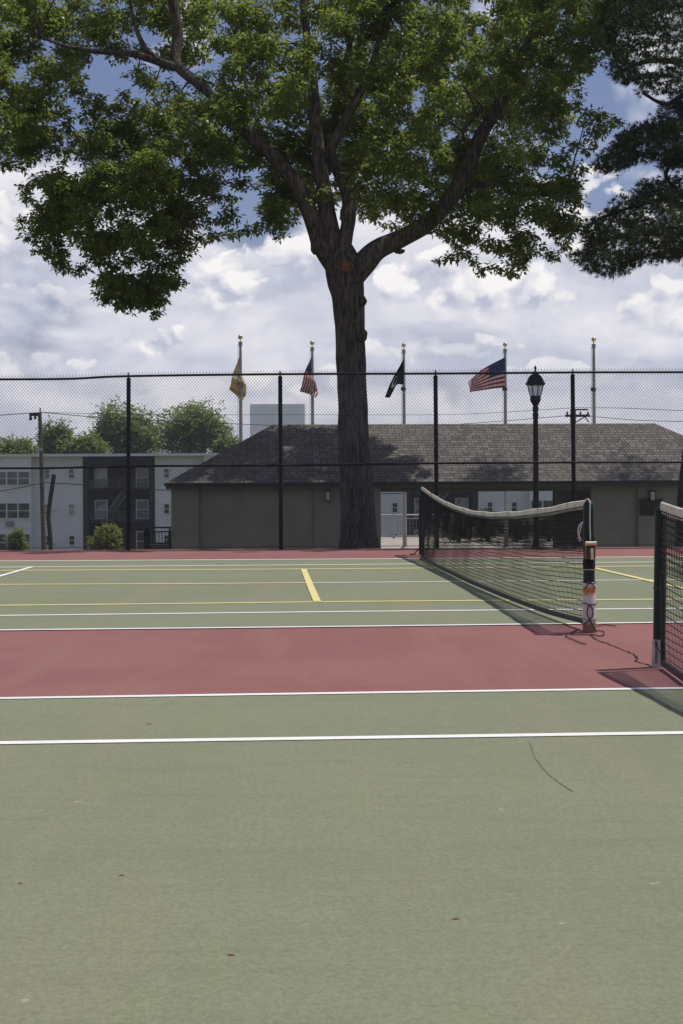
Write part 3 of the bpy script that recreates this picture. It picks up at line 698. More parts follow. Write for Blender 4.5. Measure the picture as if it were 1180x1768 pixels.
for kk, l in limbs.items():
    s_ = spline([(x, y, r_, o) for x, y, r_, o in l], 5)
    for q in s_:
        vis.append((q[0], q[1], q[2], q[3], kk))
SEG = np.array([(a, b, c, d) for a, b, c, d, _ in vis])
SEEN = []
for a, b, c, d, kk in vis:
    SEEN.append((kk == 'A' and b > 200) or (kk == 'B' and b > 215) or (kk == 'C' and (x_ok := (a > 440 or (a < 320 and b > 40)))) or (kk == 'D' and b > 285) or (kk == 'E' and b > 175) or (kk in ('L1', 'L2') and a < 300) or kk == 'R2')
rng = np.random.default_rng(5)
clumps = []
tries = 0
while len(clumps) < 1650 and tries < 120000:
    tries += 1
    x, y = rng.uniform(-420, 1240), rng.uniform(-420, 545)
    if not inpoly(x, y, POLY): continue
    if y < -60 and rng.uniform() < .55: continue
    if x < -60 and rng.uniform() < .4: continue
    if any(((x-a)/(c+8))**2+((y-b)/(d+8))**2 < 1 for a, b, c, d in HOLES): continue
    ed = edge_dist(x, y, POLY)
    if ed < 7: continue
    rr = min(ed+3, rng.uniform(16, 30))
    half = min(4.6, .35+ed/26.0)                                   # thicker towards the middle of the crown
    o = rng.uniform(-1, 1)*half; o = o*.9 + (.3 if o > 0 else 0)
    if y < 0: o = o*1.35+.8
    dn = np.hypot(SEG[:, 0]-x, SEG[:, 1]-y)-SEG[:, 2]+np.where(np.array(SEEN), 900, 0); j = int(dn.argmin())
    if dn[j] < rr and rng.uniform() < .6: o = SEG[j, 3]-.35-rr*k34-abs(rng.normal(0, .6))
    if rng.uniform() < .22 and y < 330: o = abs(o)+rng.uniform(0, 3.5)
    dd = np.hypot(SEG[:, 0]-x, SEG[:, 1]-y)-SEG[:, 2]+np.where(np.array(SEEN), 0, 900); j = int(dd.argmin())
    if dd[j] < rr+9:
        o = SEG[j, 3]+abs(o)*.8+rr*k34*1.5+.35
    clumps.append((x, y, rr, o))
k0 = len(clumps)
while len(clumps) < k0+95:
    x, y = rng.uniform(40, 370), rng.uniform(290, 535)
    if not inpoly(x, y, POLY): continue
    ed = edge_dist(x, y, POLY)
    if ed < 6: continue
    clumps.append((x, y, min(ed+3, rng.uniform(12, 22)), rng.uniform(-1, 1)*min(2.5, .3+ed/26)))
# sprigs that poke out along the rim
for i in range(len(POLY)):
    (x0, y0), (x1, y1) = POLY[i], POLY[(i+1) % len(POLY)]
    L_ = math.hypot(x1-x0, y1-y0)
    if L_ > 200: continue
    for t in np.arange(0, 1, 12/L_): clumps.append((x0+(x1-x0)*t+rng.normal(0, 3), y0+(y1-y0)*t+rng.normal(0, 3), rng.uniform(4, 11), rng.normal(.2, .5)))
def roofpt(px, py):
    f_ = (834-py)/(834-732); return P(px, py, 40.2+2.7*f_)
def caster(px, py, zc):
    q_ = roofpt(px, py); return q_+sd*((zc-q_.z)/sd.z)
shade_clumps = []  # added leaf clumps behind the crown, placed to cast shade on the roof
for i in range(230):
    px = rng.uniform(300, 640); py = rng.uniform(735, 834); shade_clumps.append((caster(px, py, rng.uniform(8.5, 13.5)), rng.uniform(.22, .42)))
for i in range(60):
    px = rng.normal(665, 32); py = rng.normal(812, 22)
    if px < 740: shade_clumps.append((caster(px, py, rng.uniform(8.5, 12)), rng.uniform(.18, .32)))
CC = []; tw = MB()
for (x, y, rr, o) in clumps:
    d_ = TD+o; c = P(x, y, d_); r3 = rr*d_/F
    n = int(max(3, (30 if (y > 230 and x < 420) else 22)*(rr/22)**2.0)) if y > -60 else int(max(3, 13*(rr/22)**2))
    q = rng.normal(0, 1, (n, 3)); q /= np.linalg.norm(q, axis=1, keepdims=True); q *= (rng.uniform(0, 1, (n, 1))**.45)
    q = q*np.array([1.05, 1.15, .8])*r3 + np.array(c); CC.append(q)
    if rr > 15 and rng.uniform() < .40:
        dd = np.hypot(SEG[:, 0]-x, SEG[:, 1]-y)+np.where(SEG[:, 1] < y-40, 60, 0); j = int(dd.argmin())
        s = P(SEG[j, 0], SEG[j, 1], TD+SEG[j, 3]); 
        if (c-s).length > 1.5 or (c.z < s.z-.5): continue
        midp = s.lerp(c, .5)+Vector((rng.normal(0, .08), rng.normal(0, .08), .12*(c-s).length))
        tw.tube(spline([tuple(s), tuple(midp), tuple(c)], 3), list(np.linspace(.028, .008, 7)), 4, False)
tag(tw.build('twigs', MT['bark'], maple), kind='stuff')
for c, r3 in shade_clumps:
    if c.y < 37.5: continue
    n = 20; q = rng.normal(0, 1, (n, 3)); q /= np.linalg.norm(q, axis=1, keepdims=True); CC.append(q*rng.uniform(.2, 1, (n, 1))*r3+np.array(c))
CC = np.concatenate(CC); V, Fq, rn = leaves(CC, 8, .125, .060, rng, .25, .06)
npmesh('crown', V, Fq, MT['leaf'], maple, rnd=rn)
print('maple leaves', len(Fq))

# pine at the right edge
PD = 33.0
pine = empty('pine_tree', (P(1212, 960, PD).x, PD, -.7), 'dark pine tree with drooping needle boughs at the right edge', 'tree')
mm = MB()
bark_tube(mm, [(P(x, y, PD+o), r_*PD/F) for x, y, r_, o in [(1208, 1020, 46, 0), (1206, 950, 38, 0), (1206, 880, 36, 0), (1210, 800, 33, 0), (1214, 720, 30, 0), (1222, 600, 27, 0), (1232, 450, 24, 0), (1240, 250, 20, 0), (1244, 50, 16, 0), (1246, -150, 11, 0), (1246, -330, 4, 0)]], 32, .07, 5, 14)
bough = [[(1232, 430, 9, 0), (1180, 400, 7, -.5), (1120, 402, 5, -.8), (1060, 410, 3.5, -1.1), (1010, 432, 2, -1.3)],
         [(1234, 400, 8, 0), (1190, 360, 6, .3), (1140, 345, 4, .6), (1070, 365, 2.5, .8), (1020, 385, 1.5, .9)],
         [(1240, 260, 8, 0), (1180, 222, 6, -.3), (1140, 232, 5, -.5), (1100, 250, 3.5, -.6), (1040, 278, 2, -.8)],
         [(1238, 280, 7, 0), (1185, 255, 5, .5), (1150, 300, 3.5, .8), (1172, 330, 2.5, .9)],
         [(1242, 140, 8, 0), (1180, 110, 6, 0), (1120, 105, 4, -.3), (1070, 125, 2.5, -.5)],
         [(1242, 170, 7, 0), (1190, 160, 5, -.8), (1150, 180, 3.5, -1.1), (1110, 160, 2.5, -1.3)],
         [(1244, 40, 8, 0), (1190, 10, 5, 0), (1130, 15, 4, -.2), (1080, 40, 2.5, -.4)]]
for b_ in bough: bark_tube(mm, [(P(x, y, PD+o), r_*PD/F) for x, y, r_, o in b_], 8, .08, 4, 5)
tr = mm.build('trunk', MT['pinebark'], pine, True)
PP = [[(985, 442), (1012, 424), (1000, 392), (1030, 372), (1060, 358), (1064, 342), (1100, 330), (1112, 312), (1150, 304), (1330, 300), (1330, 470), (1200, 456), (1178, 448), (1140, 452), (1100, 458), (1080, 474), (1040, 478), (1010, 466)],
      [(1028, 296), (1040, 262), (1062, 250), (1066, 232), (1100, 216), (1128, 208), (1150, 176), (1330, 150), (1330, 296), (1190, 286), (1160, 296), (1128, 274), (1096, 282), (1064, 298)],
      [(1040, -420), (1330, -420), (1330, 190), (1180, 176), (1150, 160), (1118, 160), (1110, 176), (1100, 152), (1078, 148), (1054, 130), (1052, 98), (1072, 76), (1050, 60), (1044, 10)]]
hol = [(1128, 118, 20, 9), (1160, 196, 14, 8), (1120, 190, 20, 12), (1100, 90, 8, 6), (1155, 250, 10, 5), (1118, 256, 14, 5)]
tufts = []; axes = []
for pi_, pg in enumerate(PP):
    xs0 = [p[0] for p in pg]; ys0 = [p[1] for p in pg]; want = (1500, 1250, 3300)[pi_]; c_n = 0
    while c_n < want:
        x, y = rng.uniform(min(xs0), max(xs0)), rng.uniform(min(ys0), max(ys0))
        if not inpoly(x, y, pg) or any(((x-a)/c)**2+((y-b)/d)**2 < 1 for a, b, c, d in hol): continue
        e = edge_dist(x, y, pg)
        if e < 3: continue
        c_n += 1
        o = rng.uniform(-1, 1)*min(3.2, .4+e/22.0)
        c = P(x, y, PD+o); out = Vector((-1, o*.35, .15)).normalized()
        # a spray: several tufts along a short shoot
        for s in range(4):
            q = c+out*(.07*s-.1)+Vector(rng.normal(0, .045, 3)); tufts.append(tuple(q)); axes.append(tuple(out))
for i in range(420):  # added tufts high up in the pine, placed to shade the roof's right side
    px, py = (rng.normal(862, 26), rng.normal(815, 13)) if i % 2 else (rng.normal(1105, 38), rng.normal(806, 16))
    c = caster(px, py, rng.uniform(14.2, 16))
    for s in range(3): tufts.append(tuple(c+Vector(rng.normal(0, .12, 3)))); axes.append((-.8, .1, .3))
TF = np.array(tufts); AX = np.array(axes); K = 15
C_ = np.repeat(TF, K, 0); D_ = np.repeat(AX, K, 0)*.75+rng.normal(0, .62, (len(C_), 3)); D_ /= np.linalg.norm(D_, axis=1, keepdims=True)
Sd = np.cross(D_, rng.normal(0, 1, D_.shape)); Sd /= np.linalg.norm(Sd, axis=1, keepdims=True)
ln = rng.uniform(.09, .15, (len(C_), 1)); V = np.stack([C_-Sd*.0065, C_+Sd*.0065, C_+D_*ln-np.array([0, 0, .02])], 1).reshape(-1, 3)
npmesh('crown', V, np.arange(len(V)).reshape(-1, 3), MT['needle'], pine, rnd=np.repeat(np.repeat(rng.uniform(0, 1, len(TF)), K), 3))

def blob_leaves(c, rx, ry, rz_, n, K, ln, wd, rng, lobes=9, droop=.1, jag=.35, name_spiky=False):
    """uneven crown made of lobes: returns leaf arrays"""
    cs = []
    for i in range(lobes):
        a = rng.uniform(0, 2*np.pi); h = rng.uniform(-.7, .85); rr_ = math.sqrt(max(0, 1-h*h))*rng.uniform(.3, .8)
        cs.append((c[0]+math.cos(a)*rr_*rx, c[1]+math.sin(a)*rr_*ry, c[2]+h*rz_*.8, rng.uniform(.28, .5)))
    cs.append((c[0], c[1], c[2], .55)); out = []; vs_ = 1.45 if name_spiky else 1.0
    per = n//len(cs)
    for (x, y, z, s) in cs:
        q = rng.normal(0, 1, (per, 3)); q /= np.linalg.norm(q, axis=1, keepdims=True); q *= rng.uniform(.35, 1.0+jag, (per, 1))**.8
        out.append(q*np.array([rx*s/vs_**1.1, ry*s/vs_, rz_*s*vs_])+np.array([x, y, z]))
    return leaves(np.concatenate(out), K, ln, wd, rng, droop, ln*.6)
def bush(px, py_top, wpx, d, mat, label, group, n=260, name='shrub', ln=.16):
    x = P(px, 900, d).x; zg = -1.40 if (x > -5 and 38 < d < 72) else terrain(x, d); zt = P(px, py_top, d).z; rx = wpx/2*d/F; hz = (zt-zg)/2
    root = empty(name, (x, d, zg), label, 'shrub', group)
    V, Fq, rn = blob_leaves((x, d, zg+hz*1.02), rx, rx, hz, n, 7, ln, ln*.5, np.random.default_rng(int(px)), 12, -.3, .3)
    npmesh('foliage', V, Fq, mat, root, rnd=rn)
    mm = MB(); rg = random.Random(px)
    for i in range(7):
        a = rg.uniform(0, 6.28); mm.tube([(x, d, zg-.1), (x+math.cos(a)*rx*.4, d+math.sin(a)*rx*.4, zg+hz), (x+math.cos(a)*rx*.7, d+math.sin(a)*rx*.7, zg+hz*1.6)], [.04, .025, .01], 5)
    mm.build('stems', MT['pinebark'], root)
bush(183, 909, 58, 92, MT['bushleaf'], 'round yellow green bush in front of the charcoal part of the flats', 'bushes before the flats', 700, ln=.26)
bush(30, 914, 34, 96, MT['bushdark'] if False else MT['farleaf'], 'mid green bush behind the fence at the left edge', 'bushes before the flats', 600, ln=.24)
bush(792, 890, 52, 66, MT['bushleaf'], 'leafy bush seen through the passage behind the far net post', 'bushes beyond the passage', 420, ln=.2)
bush(842, 886, 56, 67, MT['bushdark'], 'dark bush seen through the passage beside the flagpole foot', 'bushes beyond the passage', 420, ln=.2)
bush(893, 895, 44, 66, MT['bushdark'], 'low dark bush seen through the passage left of the lamp post', 'bushes beyond the passage', 300, ln=.2)
bush(948, 894, 32, 66.5, MT['bushleaf'], 'small bush seen through the passage between lamp post and shelter wall', 'bushes beyond the passage', 300, ln=.2)

def far_tree(px, ytop, wpx, d, label, n, seed, ybot=800):
    x = P(px, 800, d).x; zg = -5.5; zt = P(px, ytop, d).z; zb = P(px, ybot, d).z; rx = wpx/2*d/F
    root = empty('background_tree', (x, d, zg), label, 'tree', 'trees behind the flats')
    rg = np.random.default_rng(seed)
    V, Fq, rn = blob_leaves((x, d, (zt+zb)/2-.3), rx, rx*.8, (zt-zb)/2*.88, n, 5, .42, .22, rg, 34, -.25, .8, True)
    npmesh('crown', V, Fq, MT['farleaf'], root, rnd=rn)
    mm = MB(); mm.tube([(x, d, zg-.2), (x+.2, d, 0), (x, d, (zt+zb)/2), (x, d, zt-1)], [.4, .3, .18, .05], 8)
    for i in range(9):
        a = rg.uniform(0, 6.28); z0 = rg.uniform(zb-1, (zt+zb)/2); mm.tube([(x, d, z0), (x+math.cos(a)*rx*.4, d+math.sin(a)*rx*.3, z0+1.2), (x+math.cos(a)*rx*.8, d+math.sin(a)*rx*.6, z0+1.8)], [.14, .09, .03], 5)
    mm.build('trunk', MT['pinebark'], root)
for a in [(-40, 758, 90, 165, 'low tree above the flats at the very left edge', 900, 1), (30, 756, 80, 168, 'low rounded tree above the flats left of the wooden pole', 1000, 2), (98, 729, 66, 172, 'pointed bright tree just right of the wooden pole', 1000, 3),
          (146, 750, 84, 170, 'low ragged tree between the pointed tree and the broad tree', 700, 4), (214, 706, 140, 175, 'broad tree rising behind the leftmost full fence post', 2300, 5), (326, 702, 158, 178, 'broadest tree behind the flats, left of the first flagpole', 2600, 6),
          (392, 752, 56, 174, 'small low tree behind the flats at the shelter roof hip', 600, 7)]: far_tree(*a)

# ================================================================== SHELTER (low hipped building)
SR = R(3.2); W_ = 2.78; EZ = P(285, 834, 40.0).z; RZ_ = P(700, 732, 43.0).z
O = P(285, 840, 40.0); O = Vector((O.x, O.y, 0)); LX = 16.1
def L2(x, y, z): return Vector((O.x+x*math.cos(SR)-y*math.sin(SR), O.y+x*math.sin(SR)+y*math.cos(SR), z))
shel = empty('park_shelter', (*L2(LX/2, W_, 0).xy, -1.4), 'low grey shelter building with shingled hip roof and open passage', 'building')
# roof with uv in metres
def roof():
    e = [L2(0, 0, EZ), L2(LX, 0, EZ), L2(LX, 2*W_, EZ), L2(0, 2*W_, EZ)]; r0, r1 = L2(W_, W_, RZ_), L2(LX-W_, W_, RZ_)
    sl = math.hypot(W_, RZ_-EZ); quads = [([e[0], e[1], r1, r0], [(0, 0), (LX, 0), (LX-W_, sl), (W_, sl)]), ([e[2], e[3], r0, r1], [(0, 0), (LX, 0), (LX-W_, sl), (W_, sl)]),
        ([e[3], e[0], r0], [(0, 0), (2*W_, 0), (W_, sl)]), ([e[1], e[2], r1], [(0, 0), (2*W_, 0), (W_, sl)])]
    vs, fs, uv = [], [], []
    for q, u in quads:
        b = len(vs); vs += q; uv += u; fs.append(tuple(range(b, b+len(q))))
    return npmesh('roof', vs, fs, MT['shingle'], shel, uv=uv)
rf = roof()
mm = MB()
mm.tube([L2(W_, W_, RZ_+.005), L2(LX-W_, W_, RZ_+.005)], .05, 6)
for a, b in (((0, 0), (W_, W_)), ((0, 2*W_), (W_, W_)), ((LX, 0), (LX-W_, W_)), ((LX, 2*W_), (LX-W_, W_))): mm.tube([L2(a[0], a[1], EZ), L2(b[0], b[1], RZ_)], .04, 6)
cap = mm.build('ridge_cap', MT['shingle'], rf)
for (x, h_, r_) in ((10.05, .10, .10), (3.9, .08, .10)):
    mm = MB(); c = L2(x, W_+.3, RZ_-.12); mm.lathe(c, [(r_*.7, 0), (r_*.7, h_+.06), (r_, h_+.07), (r_, h_+.12), (r_*.3, h_+.15)], 12); mm.build('roof_vent', MT['fascia'], rf, True)
mm = MB(); sl_ = (RZ_-EZ)/W_
fo = [L2(.03, .03, 0), L2(LX-.03, .03, 0), L2(LX-.03, 2*W_-.03, 0), L2(.03, 2*W_-.03, 0)]
def lbox(mm, x0, x1, y0, y1, z0, z1): mm.box(x0, x1, y0, y1, z0, z1, (O.x, O.y, 0), SR)
lbox(mm, .02, LX-.02, .02, .06, EZ-.16, EZ-.01); lbox(mm, .02, LX-.02, 2*W_-.06, 2*W_-.02, EZ-.16, EZ-.01)
lbox(mm, .02, .06, .06, 2*W_-.06, EZ-.16, EZ-.01); lbox(mm, LX-.06, LX-.02, .06, 2*W_-.06, EZ-.16, EZ-.01)
mm.build('fascia', MT['fascia'], shel)
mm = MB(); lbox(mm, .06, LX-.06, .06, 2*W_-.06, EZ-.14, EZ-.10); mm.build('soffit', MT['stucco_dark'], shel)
mm = MB(); lbox(mm, -.02, LX+.02, -.10, .018, EZ-.075, EZ+.005); mm.build('gutter', simple('dark gutter', (.025, .024, .022), .5), shel, bevel=.015)
def LXp(px, y=.3):     # local x of a pixel column on the front wall
    a = (px-PX0)/F; return (a*(O.y+y*math.cos(SR))-O.x+y*math.sin(SR))/(math.cos(SR)-a*math.sin(SR))
zg, zt = -1.5, EZ-.14
mm = MB()
lbox(mm, LXp(296), LXp(343), .24, 2*W_-.25, zg, zt); lbox(mm, LXp(343), LXp(543), .36, 2*W_-.26, zg, zt)
lbox(mm, LXp(543), LXp(657.5), .30, 2*W_-.25, zg, zt); mm.build('wall', MT['stucco'], shel)
mm = MB()
lbox(mm, LXp(1022), LXp(1102), .40, 2*W_-.25, zg, zt); lbox(mm, LXp(1102), LX-.25, .28, 2*W_-.24, zg, zt); mm.build('wall', MT['stucco'], shel)
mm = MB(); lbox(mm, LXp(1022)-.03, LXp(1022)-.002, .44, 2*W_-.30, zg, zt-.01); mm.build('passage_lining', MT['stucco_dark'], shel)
mm = MB(); lbox(mm, LXp(1022)-.07, LXp(1022)-.002, 2*W_-.29, 2*W_-.24, zg, zt-.01); mm.build('corner_strip', MT['stucco'], shel)
mm = MB(); lbox(mm, LXp(657.5)+.002, LXp(1022)-.002, .30, .438, EZ-.26, EZ-.141); mm.build('lintel', MT['fascia'], shel)
def sconce(px, y0, side_, label):
    x = LXp(px); z0, z1 = P(px, 866, 40.3).z, P(px, 847, 40.3).z; root = empty('wall_lantern', L2(x, side_, z0), label, 'wall lamp', 'lanterns on the shelter wall')
    mm = MB(); lbox(mm, x-.05, x+.05, side_-.03, side_-.001, z0+.02, z1-.02); mm.build('back_plate', MT['black_metal'], root)
    mm = MB(); lbox(mm, x-.075, x+.075, side_-.19, side_-.02, z1-.03, z1+.005); lbox(mm, x-.065, x+.065, side_-.18, side_-.03, z0, z0+.025)
    for sx in (-.062, .052):
        for sy in (-.175, -.045): lbox(mm, x+sx, x+sx+.01, side_+sy, side_+sy+.012, z0+.025, z1-.03)
    mm.build('cage', MT['black_metal'], root)
    mm = MB(); lbox(mm, x-.05, x+.05, side_-.165, side_-.05, z0+.027, z1-.032); mm.build('lens', simple('frosted lens', (.42, .42, .40), .35), root)
sconce(565.5, 0, .30, 'small dark lantern on the shelter wall left of the big tree trunk')
sconce(1124.5, 0, .28, 'small lantern on the shelter wall above the dark plaque')
mm = MB(); x0, x1 = LXp(1105), LXp(1142); z0, z1 = P(1120, 890, 40.3).z, P(1120, 863, 40.3).z
root = empty('wall_plaque', L2(x0, .27, z0), 'dark bronze plaque on the shelter wall under the right lantern', 'plaque')
lbox(mm, x0, x1, .25, .279, z0, z1); mm.build('plate', MT['black_plaque'], root)
mm = MB(); lbox(mm, x0-.02, x1+.02, .245, .26, z0-.02, z0); lbox(mm, x0-.02, x1+.02, .245, .26, z1, z1+.02); lbox(mm, x0-.02, x0, .245, .26, z0, z1); lbox(mm, x1, x1+.02, .245, .26, z0, z1)
mm.build('frame', MT['black_metal'], root)

# ================================================================== STREET LAMP
LD = 31.5; lx = P(926, 900, LD).x; kz = LD/F
def zz(py): return P(926, py, LD).z
lamp = empty('lamp_post', (lx, LD, -.6), 'black park lamp post with glass urn lantern behind the fence', 'lamp post')
c = Vector((lx, LD, 0)); q = lambda rpx, py: (rpx*kz, zz(py))
mm = MB(); mm.lathe(c, [(.20, -.65), (.20, -.45), (.15, -.40), (.12, -.2), (.075, -.1), (.060, .0), q(4.9, 800), q(4.3, 722), q(5.2, 719), q(5.2, 714), q(4.0, 712)], 20); mm.build('pole', MT['black_metal'], lamp, True)
mm = MB(); mm.lathe(c, [q(4, 713), q(5.6, 706), q(5.2, 703.5), q(3.8, 702), q(6.2, 697), q(8.9, 692), q(9.6, 688), q(9.0, 685), q(9.6, 683.5)], 20); mm.build('lantern_base', MT['black_metal'], lamp, True)
gm, Ng = newmat('prismatic lamp glass'); cg = Ng.new('ShaderNodeTexCoord').outputs['Object']
pb = pbsdf(Ng, (.75, .76, .78), .22, 0, Ng.m('SINE', Ng.m('MULTIPLY', Ng.m('ARCTAN2', Ng.sep(cg)[0], Ng.sep(cg)[1]), 30.0)), .01, .8, .6)
tb = Ng.new('ShaderNodeBsdfTransparent', {'Color': (.93, .94, .96, 1)}).outputs[0]; ms = Ng.new('ShaderNodeMixShader'); ms.inputs[0].default_value = .5
Ng.l.new(pb, ms.inputs[1]); Ng.l.new(tb, ms.inputs[2]); finish(Ng, ms.outputs[0])
mm = MB(); mm.lathe(c, [q(9.2, 683.5), q(11.5, 676), q(14.0, 665.5)], 24); mm.build('globe', gm, lamp, True)
mm = MB()
for j in range(8):
    a = j*math.pi/4+.2; mm.tube([c+Vector((math.cos(a)*r_*kz, math.sin(a)*r_*kz, zz(y_))) for r_, y_ in ((9.5, 684), (11.9, 676), (14.4, 665))], .007, 5)
mm.lathe(c, [q(14.2, 665.5), q(16, 664.5), q(16.4, 660.5), q(15, 659)], 24); 
for j in range(8):
    a = j*math.pi/4+.6; mm.tube([c+Vector((math.cos(a)*15.8*kz, math.sin(a)*15.8*kz, zz(662.5))), c+Vector((math.cos(a)*17*kz, math.sin(a)*17*kz, zz(662.5)))], .018, 8)
mm.build('cage', MT['black_metal'], lamp, True)
mm = MB(); mm.lathe(c, [q(15.2, 660), q(13.5, 655), q(10.5, 650), q(6.5, 646.5), q(4.2, 645), q(3.6, 642), q(1.6, 640.5), q(1.5, 638), q(2.2, 636.5), q(2.1, 634), q(.8, 632), q(.3, 630)], 24); mm.build('cap', MT['black_metal'], lamp, True)

# ================================================================== FLAGPOLES AND FLAGS
def flag_mat(kind):
    m, N = newmat(kind+' cloth'); uv = N.sep(N.new('ShaderNodeUVMap').outputs[0]); u, v = uv[0], uv[1]
    if kind == 'striped':
        stripe = N.m('GREATER_THAN', N.m('FRACT', N.m('MULTIPLY', v, 6.5)), .5)       # thirteen stripes, red first
        c = N.mix(stripe, (.36, .012, .028), (.66, .63, .62))
        can = N.m('MULTIPLY', N.m('LESS_THAN', u, .40), N.m('LESS_THAN', v, .5385))
        fu = N.m('SUBTRACT', N.m('FRACT', N.m('MULTIPLY', u, 27.5)), .5); fv = N.m('SUBTRACT', N.m('FRACT', N.m('MULTIPLY', v, 16.7)), .5)
        par = N.m('MODULO', N.m('ADD', N.m('FLOOR', N.m('MULTIPLY', u, 27.5)), N.m('FLOOR', N.m('MULTIPLY', v, 16.7))), 2.0)
        star = N.m('MULTIPLY', N.m('LESS_THAN', N.m('ADD', N.m('MULTIPLY', fu, fu), N.m('MULTIPLY', fv, fv)), .11), N.m('LESS_THAN', par, .5))
        c = N.mix(can, c, N.mix(star, (.022, .038, .15), (.25, .27, .36)))
    elif kind == 'buff':
        du = N.m('SUBTRACT', u, .5); dv = N.m('SUBTRACT', v, .5); rr_ = N.m('SQRT', N.m('ADD', N.m('MULTIPLY', du, du), N.m('MULTIPLY', N.m('MULTIPLY', dv, dv), .5)))
        em = N.m('MULTIPLY', N.m('LESS_THAN', rr_, .17), N.mr(N.noise(N.vec(u, v, 0), 14, 3, .5), .44, .52))
        c = N.mix(em, (.66, .54, .33), (.13, .14, .14))
    else:
        du = N.m('SUBTRACT', u, .5); dv = N.m('SUBTRACT', v, .5); rr_ = N.m('SQRT', N.m('ADD', N.m('MULTIPLY', du, du), N.m('MULTIPLY', N.m('MULTIPLY', dv, dv), .5)))
        ringm = N.m('MULTIPLY', N.m('LESS_THAN', rr_, .19), N.m('GREATER_THAN', N.m('ADD', rr_, N.m('MULTIPLY', du, .35)), .12))
        c = N.mix(ringm, (.012, .012, .015), (.55, .55, .56))
    p = pbsdf(N, c, .8, 0, spec=.2); t = N.new('ShaderNodeBsdfTranslucent', {'Color': c}).outputs[0]
    ms = N.new('ShaderNodeMixShader'); ms.inputs[0].default_value = .35; N.l.new(p, ms.inputs[1]); N.l.new(t, ms.inputs[2]); finish(N, ms.outputs[0]); return m
MT['striped'] = flag_mat('striped'); MT['buff'] = flag_mat('buff'); MT['blackflag'] = flag_mat('black')
def flagpole(px, ytop, d, label, ring_y):
    x = P(px, 800, d).x; k_ = d/F; root = empty('flagpole', (x, d, -1.4), label, 'flagpole', 'flagpoles behind the shelter')
    zt = P(px, ytop, d).z; mm = MB(); mm.lathe((x, d, 0), [(.16, -1.4), (.16, -1.36), (.085, -1.32), (.075, 0), (.055, zt-.75), (.045, zt-.35)], 14); mm.build('pole', MT['alum'], root, True)
    mm = MB(); r_ = .085; mm.lathe((x, d, zt-r_), [(r_*math.cos(t)+.002, r_*math.sin(t)) for t in np.linspace(-1.5, 1.5, 11)], 16); mm.lathe((x, d, zt-.36), [(.02, 0), (.02, .22)], 8); mm.build('ball_finial', MT['gold'], root, True)
    mm = MB(); mm.lathe((x, d, zt-.42), [(.05, 0), (.075, .02), (.075, .10), (.05, .13), (.09, .135), (.09, .16), (.03, .17)], 14); mm.build('truck', MT['alum'], root, True)
    mm = MB(); mm.tube([(x-.09, d-.02, zt-.36), (x-.11, d-.04, (zt-1)/2), (x-.08, d-.06, -.2)], .009, 4); mm.build('halyard', MT['white_cord'], root)
    if ring_y: z = P(px, ring_y, d).z; mm = MB(); mm.lathe((x-.02, d, z), [(.06, 0), (.10, .03), (.10, .12), (.06, .16)], 10); mm.build('cleat_clamp', MT['cord'], root, True)
flagpole(416.5, 578, 57, 'flagpole flying the buff flag, leftmost of the row', 0)
flagpole(540.5, 588, 60, 'flagpole flying the limp striped flag left of the tree trunk', 0)
flagpole(698.5, 592, 60, 'flagpole flying the black flag right of the tree trunk', 675)
flagpole(873.5, 591, 60, 'flagpole flying the spread striped flag beside the lamp post', 675)
flagpole(1026.5, 582, 57, 'bare flagpole without a flag, rightmost of the row', 676)
def flag(top, bot, d, mat, label, rip, name='flag'):
    T_ = spline(top, 8); B_ = spline(bot, 8); n = len(T_); mV, mU, mF = [], [], []; nvv = 18
    for i in range(n):
        s = i/(n-1)
        for j in range(nvv):
            t = j/(nvv-1); px = T_[i, 0]*(1-t)+B_[i, 0]*t; py = T_[i, 1]*(1-t)+B_[i, 1]*t
            o = rip*s*(math.sin(s*9+t*2.0)+.4*math.sin(s*17+t*4)); xx = px+rip*4*s*math.sin(s*11+t*5)
            mV.append(P(xx, py+rip*2.5*s*math.sin(s*10+t*3), d-.06+o)); mU.append((s, t))
    mF = [(i*nvv+j, (i+1)*nvv+j, (i+1)*nvv+j+1, i*nvv+j+1) for i in range(n-1) for j in range(nvv-1)]
    o = npmesh(name, mV, mF, mat, None, uv=mU, smooth=True); tag(o, label, 'flag', 'flags on the poles')
    # put the origin on the hoist
    c = mV[0].copy(); o.data.transform(__import__('mathutils').Matrix.Translation(-c)); o.location = c
    md = o.modifiers.new('cloth', 'SOLIDIFY'); md.thickness = .006
flag([(415, 611), (406, 636), (399, 658), (397, 672)], [(416, 652), (425, 664), (425, 684), (416, 693)], 57, MT['buff'], 'limp buff yellow flag with small dark emblem', .28)
flag([(539, 614), (530, 634), (523, 655), (519, 676)], [(540, 648), (545, 660), (549, 676), (546, 686)], 60, MT['striped'], 'limp red and white striped flag with blue corner, left of the trunk', .28)
flag([(697, 620), (686, 640), (674, 662), (665, 686)], [(697, 664), (686, 664), (680, 674), (673, 687)], 60, MT['blackflag'], 'drooping black flag with white round emblem', .10)
flag([(872, 617), (848, 629), (826, 643), (809, 660)], [(872, 669), (852, 671), (832, 674), (812, 677)], 60, MT['striped'], 'spread red and white striped flag with starry blue corner, right of the trunk', .12)

